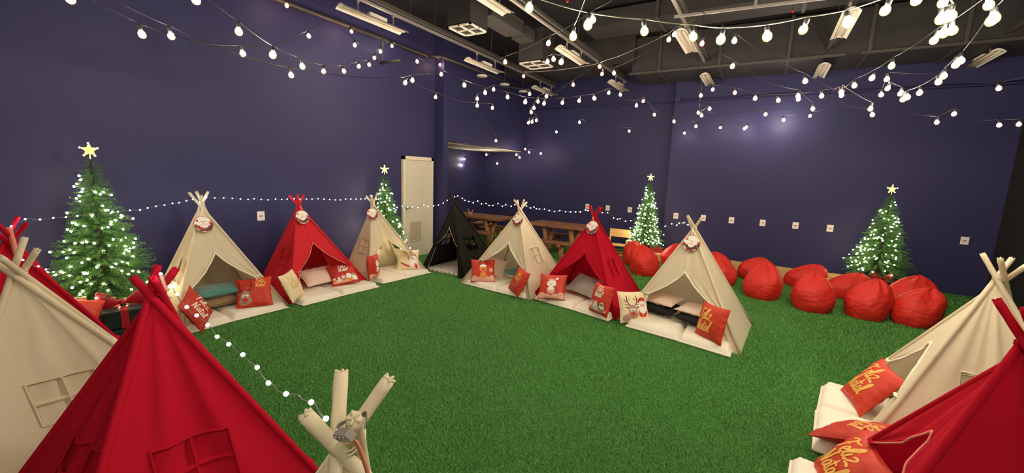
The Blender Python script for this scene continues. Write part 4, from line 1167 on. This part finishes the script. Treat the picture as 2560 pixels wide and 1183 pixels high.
LCH = {'A': "warm light chain on the big tree beside the first cream tent", 'B': "warm light chain on the tree next to the pale door", 'C': "dense warm light chain on the bushy tree above the beanbags", 'D': "warm light chain on the tree near the black wall"}
WARMLED = (1.0, .82, .50)
def dense_low(t_): return random.Random(int(t_.x * 9999) + int(t_.z * 7777)).random() < .35 + .65 * (1 - (t_.z - .36) / 1.4)
tree('A', (-5.86, 1.36, 0), 1.82, .50, "tall lit tree with a yellow star beside the first cream tent", 3, 120, WARMLED, dense_low, clipx=XL + .02, star_rz=1.2)
tree('B', (-5.93, 5.22, 0), 1.73, .40, "lit tree with a white star between a cream tent and the pale door", 5, 100, WARMLED, None, clipx=XL + .02, star_rz=.9)
tree('C', (-2.20, 9.55, 0), 1.77, .36, "bushy lit tree with its bare foot showing, behind the beanbags at the wall corner", 7, 170, WARMLED, None, star_rz=.2)
tree('D', (1.88, 9.50, 0), 1.72, .46, "lit tree with a yellow star standing near the black wall", 9, 105, WARMLED, lambda t_: t_.x < .16 and dense_low(t_), star_rz=0)

# ================================================================ FESTOON LIGHTS UNDER THE CEILING
BCOL = {'w': (1.0, .86, .68), 'o': (1.0, .58, .38), 'y': (1.0, .90, .70), 'g': (.86, 1.0, .74), 'b': (.85, .85, 1.0)}
RIM = {'w': (1.0, .72, .38), 'o': (1.0, .22, .06), 'y': (1.0, .88, .30), 'g': (.50, 1.0, .25), 'b': (.55, .55, 1.0)}
def bulb_parts():
    out = {}
    for k_, c in BCOL.items():
        mb = MB().lathe([(0.0, -.032), (.011, -.030), (.021, -.023), (.027, -.011), (.028, 0), (.026, .012), (.019, .023), (.012, .031), (.0, .032)], 12)
        sc_ = 1.12 if k_ == 'y' else 1.0
        mb.v = [(x * sc_, y * sc_, z * sc_) for x, y, z in mb.v]
        mb.ball((0, 0, 0), .0215 * sc_, 1, 10, 8, (1, 1, 1.1))
        gm_ = bpy.data.materials.new("tinted_bulb_glass_" + k_); gm_.use_nodes = True; nt_ = gm_.node_tree; nt_.nodes.clear()
        tr_ = nt_.nodes.new("ShaderNodeBsdfTransparent"); e_ = nt_.nodes.new("ShaderNodeEmission"); ms_ = nt_.nodes.new("ShaderNodeMixShader"); ou_ = nt_.nodes.new("ShaderNodeOutputMaterial")
        e_.inputs[0].default_value = (*RIM[k_], 1); e_.inputs[1].default_value = 1.6; ms_.inputs[0].default_value = .30
        nt_.links.new(tr_.outputs[0], ms_.inputs[1]); nt_.links.new(e_.outputs[0], ms_.inputs[2]); nt_.links.new(ms_.outputs[0], ou_.inputs[0])
        out[k_] = mb.mesh("light_bulb", [gm_, glow("bulb_core_" + k_, c, BULB_E * (5.0 if k_ == 'y' else 1.0 if k_ != 'o' else .7))], True)
    sk = MB().lathe([(0, .030), (.014, .030), (.016, .040), (.016, .066), (.008, .074), (0, .074)], 10).mesh("lamp_socket", SOCKET, True)
    return out, sk
BULBM, SOCKM = bulb_parts()
def clampp(p):
    """keep a lamp inside the hall: pull it back towards the camera along its own line"""
    t = 1.0; d = p - CAM
    lim = YB - .35 if p[0] > -1.9 else YB2 - .35
    if p[1] > lim: t = min(t, lim / d[1])
    if p[0] > XR - .12: t = min(t, (XR - .12) / d[0])
    xl = XL + .15
    if p[0] < xl and not (p[1] > 7.2 and p[2] < 2.4): t = min(t, xl / d[0])
    return CAM + d * t
GS = "festoon bulb strings under the black ceiling"
def string(label, pts, thick=.0026, light=False, wire_mat=None):
    """pts: (u, v, z, kind); kind None = bare wire point, else bulb colour. z = height of the lamp in the hall"""
    P = []
    for (u, v_, z, k_) in pts:
        if isinstance(z, tuple): p = at_y(u, v_, z[0])
        else: p = at_z(u, v_, z)
        P.append((clampp(p), k_))
    base = V(*P[len(P) // 2][0])
    o = empty("festoon_string", base, label, "string lights", GS)
    path = []
    for i, (p, k_) in enumerate(P):
        q = V(*p) - base
        path.append(q + V(0, 0, .078 if k_ else 0))
    # sag between supports
    fine = []
    for i in range(len(path) - 1):
        a, b_ = path[i], path[i + 1]; L = (a - b_).length
        for k in range(5):
            t_ = k / 5; fine.append(a.lerp(b_, t_) + V(0, 0, -.018 * L * 4 * t_ * (1 - t_)))
    fine.append(path[-1])
    MB().tube(fine, thick, 5, caps=False).build("cable", wire_mat or (CABLE_L if thick > .004 else CABLE), o, True)
    for i, (p, k_) in enumerate(P):
        if not k_: continue
        b_ = bpy.data.objects.new("light_bulb", BULBM[k_]); COL.objects.link(b_); b_.parent = o
        b_.location = V(*p) - base; b_.rotation_euler = (math.sin(i * 2.1 + p[0]) * .22, math.cos(i * 1.7) * .22, i)
        s_ = bpy.data.objects.new("lamp_socket", SOCKM); COL.objects.link(s_); s_.parent = b_
    return o
N_ = None
string("near festoon cable sweeping right across the top with large yellow and green bulbs",
       [(1150, -60, 3.2, N_), (1323, 20, 2.95, 'g'), (1470, 62, 2.9, 'y'), (1611, 78, 2.86, 'g'), (1733, 92, 2.84, 'g'), (1802, 99, 2.84, 'y'), (1918, 91, 2.86, 'y'), (2008, 74, 2.88, 'g'), (2120, 56, 2.9, 'y'), (2213, 26, 2.93, 'w'), (2291, 0, 2.96, 'w'), (2420, -60, 3.0, 'y'), (2600, -150, 3.1, 'w')], .0042, True)
string("festoon cable with bulbs high over the navy wall at the upper left corner",
       [(60, -70, 3.0, N_), (176, -2, 2.92, 'w'), (355, 86, 2.85, 'w'), (500, 108, 2.85, N_), (607, 134, 2.9, 'w'), (680, 112, 3.3, N_), (772, 90, 3.6, 'w'), (815, 50, 4.15, N_)], .0036)
string("dark festoon cable dipping below the others on the navy wall, with two paired bulbs",
       [(200, -60, 3.1, N_), (287, 0, 3.0, N_), (428, 90, 2.9, 'w'), (592, 135, 2.85, N_), (728, 188, 2.8, 'w'), (860, 190, 2.85, N_), (1000, 192, 3.0, N_), (1013, 207, 3.0, 'w'), (1031, 201, 3.05, 'w'), (1075, 183, 3.3, N_)], .004)
string("festoon string curving down to five close orange bulbs and up to the wall pipe",
       [(420, -70, 3.0, N_), (490, 0, 2.95, 'w'), (597, 79, 2.88, 'w'), (682, 137, 2.84, 'y'), (756, 166, 2.85, 'g'), (809, 179, 2.95, 'o'), (860, 178, 3.1, 'o'), (897, 166, 3.3, 'o'), (923, 162, 3.4, 'o'), (936, 145, 3.55, 'o'), (951, 129, 3.7, 'g'), (972, 101, 4.1, N_)], .0036, True)
string("festoon string starting at the wall pipe and swinging low past the corner",
       [(972, 101, 4.12, N_), (980, 115, 4.0, 'w'), (1043, 154, 3.6, 'w'), (1103, 186, 3.35, 'w'), (1161, 213, 3.15, 'y'), (1213, 232, 3.0, 'w'), (1269, 243, 2.98, 'w'), (1313, 255, 2.95, 'y'), (1360, 259, 2.95, 'w'), (1406, 257, 2.98, 'w'), (1448, 252, 3.02, 'w'), (1486, 246, 3.08, 'y'), (1522, 232, 3.25, 'w'), (1551, 237, 3.25, 'w')])
string("orange bulbs clipped along the dark pipe at the top of the left wall",
       [(640, -20, 4.05, N_), (717, 14, 4.02, 'o'), (879, 79, 4.02, 'o'), (1100, 162, 4.02, 'o'), (1180, 195, 4.05, N_)])
string("thin festoon string slanting down the left wall with a lone orange bulb",
       [(832, 51, 4.1, N_), (887, 113, 3.7, 'w'), (989, 188, 3.2, N_), (1089, 243, 3.0, 'o'), (1150, 253, 3.0, N_), (1231, 270, 2.95, 'o')])
string("short festoon string with two bulbs one above the other near the ceiling discs",
       [(1180, 285, 2.9, N_), (1193, 264, 2.95, 'w'), (1193, 247, 3.05, 'w'), (1234, 224, 3.2, 'w'), (1324, 235, 3.2, 'w')])
string("faint festoon string dropping into the annex opening",
       [(1205, 281, 2.95, N_), (1240, 352, 2.5, 'w'), (1262, 372, 2.4, N_), (1291, 387, (9.6,), 'w'), (1299, 394, (9.7,), 'w')])
string("festoon string hanging inside the annex in front of its back wall",
       [(1120, 405, (9.3,), N_), (1155, 413, (9.35,), 'w'), (1161, 398, (9.4,), 'w'), (1185, 380, (9.5,), N_), (1216, 387, (9.6,), 'w'), (1243, 409, (9.7,), 'w'), (1323, 381, (9.9,), 'w'), (1352, 384, (9.9,), 'w'), (1391, 330, (9.6,), 'b')])
string("single-bulb festoon lead in front of the annex corner with an orange bulb",
       [(1391, 328, (9.65,), N_), (1345, 352, (9.7,), N_), (1313, 373, (9.8,), 'o')])
string("festoon cable crossing high near the picture top with a triple cluster below it",
       [(1225, 154, 3.5, N_), (1263, 155, 3.4, 'w'), (1371, 108, 3.35, 'w'), (1482, 49, 3.2, 'w'), (1531, 0, 3.3, N_), (1570, -50, 3.4, N_)], .0030, True)
string("festoon string running away from the camera, ending in three close bulbs in mid ceiling",
       [(1475, -40, 3.0, N_), (1433, 91, 3.0, 'y'), (1403, 155, 3.05, 'w'), (1384, 148, 3.3, 'w'), (1369, 154, 3.4, 'w')], .0036, True)
string("dangling end of festoon string with a column of seven bulbs in mid picture",
       [(1400, 100, 4.74, N_), (1390, 118, 4.1, N_), (1375, 200, 3.5, N_), (1366, 241, 3.1, 'w'), (1345, 254, 3.0, 'o'), (1335, 270, 2.95, 'w'), (1328, 281, 2.9, 'w'), (1341, 301, 2.85, 'w'), (1330, 305, 2.82, 'w'), (1321, 307, 2.8, 'o')])
string("festoon cable rising to the long ceiling rod past two orange bulbs",
       [(1741, 45, 3.95, N_), (1686, 86, 3.6, 'b'), (1672, 99, 3.5, 'o'), (1582, 125, 3.5, N_), (1518, 149, 3.55, N_), (1470, 164, 3.6, N_), (1309, 191, 3.6, 'o')], .005)
string("lower thin festoon cable with an orange pair near the bright steel channel",
       [(1653, 108, 3.5, N_), (1535, 183, 3.4, 'w'), (1505, 185, 3.4, 'o'), (1499, 167, 3.5, 'o'), (1433, 212, 3.3, 'o'), (1384, 232, 3.3, N_)])
string("vertical-looking festoon string hanging under the middle row of battens with a cluster of three",
       [(1758, 36, 3.9, N_), (1755, 109, 3.4, 'o'), (1753, 170, 3.2, N_), (1752, 239, 3.1, 'o'), (1746, 282, 3.0, 'w'), (1754, 289, 2.95, 'w'), (1774, 272, 3.0, 'w')])
string("festoon cable falling from the ceiling rod down to two stacked bulbs",
       [(1754, 28, 4.0, N_), (1799, 57, 3.7, N_), (1836, 102, 3.3, 'w'), (1906, 130, 3.2, N_), (2013, 203, 3.0, 'w'), (2083, 223, 2.95, N_), (2103, 230, 2.93, 'o'), (2176, 272, 2.8, 'w'), (2181, 287, 2.8, 'w')], .0036, True)
string("thin festoon string with one warm bulb over the back duct",
       [(1790, 125, 3.4, N_), (1831, 166, 3.25, 'w'), (1920, 205, 3.1, N_), (1995, 240, 3.0, 'w'), (2032, 272, 2.9, 'w')])
string("festoon string rising steadily from the wall corner to the bright bulbs at upper right",
       [(1720, 212, 3.5, N_), (1782, 224, 3.3, 'o'), (1837, 232, 3.15, 'o'), (1888, 246, 3.0, 'w'), (1946, 251, 2.98, 'w'), (1996, 248, 2.98, 'w'), (2054, 240, 2.98, 'w'), (2104, 238, 2.96, 'w'), (2136, 214, 3.0, 'w'), (2180, 195, 3.0, 'w'), (2229, 165, 3.0, 'g'), (2335, 101, 3.0, 'w'), (2359, 83, 3.0, 'y'), (2381, 76, 3.0, 'y'), (2472, 13, 3.05, 'w'), (2540, -40, 3.1, N_)], .0030, True)
string("steep festoon string at upper right with a large pair of yellow bulbs",
       [(2516, -10, 3.1, N_), (2486, 46, 3.0, 'y'), (2478, 52, 3.0, 'y'), (2402, 152, 2.95, 'w'), (2389, 162, 2.93, 'w'), (2359, 190, 2.9, 'w'), (2346, 205, 2.9, 'w'), (2299, 232, 2.88, 'w'), (2268, 243, 2.88, 'y'), (2258, 248, 2.88, 'y'), (2251, 234, 2.95, 'w'), (2219, 221, 3.0, 'w')], .0030, True)
string("short hanging festoon loop with the brightest bulbs at the upper right",
       [(2387, -30, 3.2, N_), (2357, 7, 3.05, 'w'), (2377, 40, 3.0, 'y'), (2367, 44, 3.0, 'y'), (2352, 48, 3.0, 'y')], .005)
string("low festoon string along the navy back wall with widely spaced bulbs",
       [(2420, 165, 3.3, N_), (2367, 183, 3.15, N_), (2217, 198, 3.1, 'w'), (2203, 237, 3.0, 'w'), (2070, 270, 3.05, N_), (2025, 290, 3.08, 'w'), (1959, 300, 3.07, 'y'), (1866, 318, 3.0, 'w'), (1861, 322, 3.0, 'w'), (1801, 319, 2.98, 'w'), (1711, 333, 2.9, 'w'), (1573, 328, 2.88, 'w'), (1470, 303, 2.9, N_), (1449, 306, 2.9, 'w')])
string("short festoon string in front of the wall corner with five bulbs in a slanting line",
       [(1551, 243, 3.2, N_), (1591, 264, 3.1, 'w'), (1608, 253, 3.15, 'o'), (1636, 287, 3.0, 'w'), (1685, 304, 2.9, 'w'), (1740, 316, 2.85, 'w')])
string("thin festoon string with a single orange bulb across the lit patch of the back wall",
       [(1629, 254, 3.15, N_), (1775, 281, 2.95, N_), (1883, 279, 2.92, N_), (1914, 286, 2.9, 'o'), (2000, 268, 2.95, N_)])
string("lowest festoon string running to the black wall with three separate bulbs",
       [(2076, 257, 2.95, N_), (2164, 272, 2.85, N_), (2245, 278, 2.85, N_), (2342, 306, 2.75, 'w'), (2385, 285, 2.85, 'w'), (2435, 300, 2.8, N_), (2498, 313, 2.75, 'w'), (2547, 311, 2.78, 'w')])
string("festoon lead with a lone bulb high beside the black wall",
       [(2575, 190, 3.2, N_), (2497, 221, 3.1, 'w'), (2400, 205, 3.25, N_)])
# unseen strings added over the camera for light, stronger towards the black wall
for i, (x, lab) in enumerate([(-4.6, "added unseen festoon string overhead by the left wall"), (-2.2, "added unseen festoon string overhead, second from the left wall"), (.3, "added unseen festoon string overhead above the viewpoint"), (2.5, "added unseen festoon string overhead by the black wall")]):
    o = empty("festoon_string", (x, -1.0, 3.1), lab, "string lights", GS)
    MB().tube([(0, -2.2 + k * .55, .078 - .05 * math.sin(PI * k / 8)) for k in range(9)], .004, 5).build("cable", CABLE, o, True)
    for k in range(8):
        b_ = bpy.data.objects.new("light_bulb", BULBM['y' if i > 1 and k > 1 else 'w']); COL.objects.link(b_); b_.parent = o; b_.location = (0, -1.92 + k * .55, -.05 * math.sin(PI * (k + .5) / 8))
        s_ = bpy.data.objects.new("lamp_socket", SOCKM); COL.objects.link(s_); s_.parent = b_

# ================================================================ FAIRY LIGHTS FROM TENT TO TENT
LEDM = MB().ball((0, 0, 0), .0062, 0, 6, 5).mesh("led", glow("led_cool", (.80, .90, 1.0), LED_E), False)
LEDW = MB().ball((0, 0, 0), .0078, 0, 6, 5).mesh("led", glow("led_warm", (1.0, .90, .62), LED_E), False)
def fairy(label, segs, wob, thick, ledm, wm):
    """segs: list of (A, B, [(u,v)...]) points taken on the upright plane through A and B"""
    P = []
    for A, B, px in segs:
        for u, v_ in px:
            P.append(V(*at_vplane(u, v_, A, B)))
    base = P[len(P) // 2].copy()
    o = empty("fairy_light_string", base, label, "fairy lights", "fairy light strings tied from tent to tent")
    path = []
    rnd = random.Random(len(P))
    for i in range(len(P)):
        path.append(P[i] - base)
        if i < len(P) - 1:
            L = (P[i + 1] - P[i]).length
            mid = (P[i] + P[i + 1]) / 2 - base
            path.append(P[i].lerp(P[i + 1], .33) - base + V(rnd.uniform(-1, 1), rnd.uniform(-1, 1), rnd.uniform(.2, 1)) * wob * L)
            path.append(P[i].lerp(P[i + 1], .66) - base + V(rnd.uniform(-1, 1), rnd.uniform(-1, 1), rnd.uniform(-1, -.1)) * wob * L)
    MB().tube(smooth_path(path, 3), thick, 4, caps=False).build("wire", wm, o, True)
    for i, p in enumerate(P):
        l_ = bpy.data.objects.new("led", ledm); COL.objects.link(l_); l_.parent = o; l_.location = p - base
    return o
def kz(k_, dz=.05):
    q = TT[k_]['K']; return (q.x, q.y, q.z + dz)
fairy("fairy light string running over the tips of the wall-side tents to the door-side tree",
      [(kz('N1'), kz('T1'), [(28, 566), (63, 548), (100, 549), (133, 545), (165, 543), (193, 540), (232, 537), (277, 533), (295, 529), (325, 526), (350, 525), (369, 520), (390, 516), (411, 513), (431, 509), (448, 507), (466, 502), (482, 499)]),
       (kz('T1'), kz('T2'), [(500, 503), (516, 494), (537, 495), (559, 495), (581, 496), (601, 498), (620, 499), (635, 497), (653, 499), (670, 500), (689, 498), (704, 499), (718, 498), (735, 497)]),
       (kz('T2'), kz('T3'), [(750, 498), (766, 498), (780, 498), (795, 497), (810, 498), (824, 499), (838, 500), (851, 500), (864, 498), (877, 498), (890, 498), (902, 498), (913, 497)]),
       (kz('T3'), kz('T4'), [(930, 490), (941, 498), (960, 505), (985, 512), (1006, 516), (1019, 518), (1031, 518), (1045, 519), (1060, 513), (1070, 516), (1084, 515), (1096, 513), (1108, 508), (1118, 501), (1137, 492)])],
      .05, .0016, LEDM, CABLE_L)
fairy("fairy light string from the black tent over the far row to the bushy tree",
      [(kz('T4'), kz('T5'), [(1144, 490), (1156, 496), (1162, 501), (1172, 504), (1183, 507), (1194, 503), (1204, 510), (1215, 509), (1223, 514), (1232, 514), (1245, 509), (1256, 516), (1264, 512), (1278, 516), (1287, 512)]),
       (kz('T5'), kz('T6'), [(1316, 515), (1326, 520), (1335, 518), (1341, 522), (1348, 523), (1361, 523), (1373, 527), (1386, 529), (1399, 527), (1414, 529), (1426, 530), (1439, 530), (1451, 530), (1464, 525), (1470, 527), (1479, 525)]),
       (kz('T6'), (-2.35, 9.0, 0), [(1496, 524), (1506, 532), (1519, 532), (1534, 545), (1544, 548), (1550, 547), (1564, 553), (1577, 552), (1590, 556)]),
       ((-1.95, 9.1, 0), kz('T7'), [(1663, 566), (1679, 560), (1692, 563), (1698, 558), (1709, 557), (1720, 562), (1727, 557)])],
      .08, .0022, LEDW, CABLE_L)
fairy("fairy light string drooping from the big crimson tent to the nearest cream tent",
      [(kz('N3', .1), kz('N4', .1), [(402, 685), (425, 717), (443, 736), (467, 768), (492, 789), (519, 813), (543, 842), (572, 861), (607, 887), (643, 919), (671, 958), (715, 985), (778, 1006), (815, 1047)])],
      .07, .0016, LEDM, CABLE_L)
fairy("short fairy light string from the window-backed cream tent to the big lit tree",
      [((-3.44, .38, 1.2), (-5.6, 1.0, .8), [(44, 645), (57, 650), (71, 658), (96, 666), (115, 674), (134, 680)])], .04, .0016, LEDM, CABLE_L)

# ================================================================ TURF BLADES
rng = np.random.default_rng(4)
def lawn(n):
    x = rng.uniform(-7.4, 3.45, n * 3); y = rng.uniform(.4, 10.45, n * 3)
    d2 = x * x + y * y + 1.8
    p = np.minimum(1, 9.0 / d2); k = (rng.uniform(0, 1, n * 3) < p) & ~((x < -6.22) & (y < 7.1)) & ~((y > 10.15) & (x > -2)) & (x > -.72 * y - 2.2 - 2.0) & (x < 1.2 * y + .6)
    return x[k], y[k], np.sqrt(d2[k])
gx, gy, gd = lawn(900000); n = len(gx)
ga = rng.uniform(0, 2 * np.pi, n); gh = rng.uniform(.010, .020, n) * (1 + .03 * gd); gl = rng.uniform(.4, 1.3, n) * gh; gt = rng.normal(2.6, 1.1, n); gw = .0011 + .00028 * gd
v = np.zeros((n, 3, 3), np.float32)
v[:, 0, 0] = gx - np.cos(ga) * gw; v[:, 0, 1] = gy - np.sin(ga) * gw
v[:, 1, 0] = gx + np.cos(ga) * gw; v[:, 1, 1] = gy + np.sin(ga) * gw
v[:, 2, 0] = gx + np.cos(gt) * gl; v[:, 2, 1] = gy + np.sin(gt) * gl; v[:, 2, 2] = gh
parts = [v]
vv = np.concatenate(parts).reshape(-1, 3); n = len(vv) // 3
me = bpy.data.meshes.new("turf_grass"); me.vertices.add(len(vv)); me.vertices.foreach_set("co", vv.ravel())
me.loops.add(3 * n); me.loops.foreach_set("vertex_index", np.arange(3 * n, dtype=np.int32))
me.polygons.add(n); me.polygons.foreach_set("loop_start", np.arange(0, 3 * n, 3, dtype=np.int32)); me.polygons.foreach_set("loop_total", np.full(n, 3, np.int32))
gm, nt, b = nodes("grass_blades"); b.inputs["Roughness"].default_value = .6; b.inputs["Specular IOR Level"].default_value = .25
tc = nt.nodes.new("ShaderNodeTexCoord"); nz = nt.nodes.new("ShaderNodeTexNoise"); nz.inputs["Scale"].default_value = 90; nz.inputs["Detail"].default_value = 2
cr = nt.nodes.new("ShaderNodeValToRGB"); cr.color_ramp.elements[0].position = .3; cr.color_ramp.elements[0].color = (.038, .15, .028, 1); cr.color_ramp.elements[1].position = .7; cr.color_ramp.elements[1].color = (.21, .52, .12, 1)
nt.links.new(tc.outputs["Object"], nz.inputs["Vector"]); nt.links.new(nz.outputs["Fac"], cr.inputs[0]); nt.links.new(cr.outputs[0], b.inputs["Base Color"])
me.materials.append(gm); me.update(); me.validate()
o = bpy.data.objects.new("turf_grass", me); COL.objects.link(o)
tag(o, "green artificial turf blades covering the hall floor", "grass", kind="stuff")
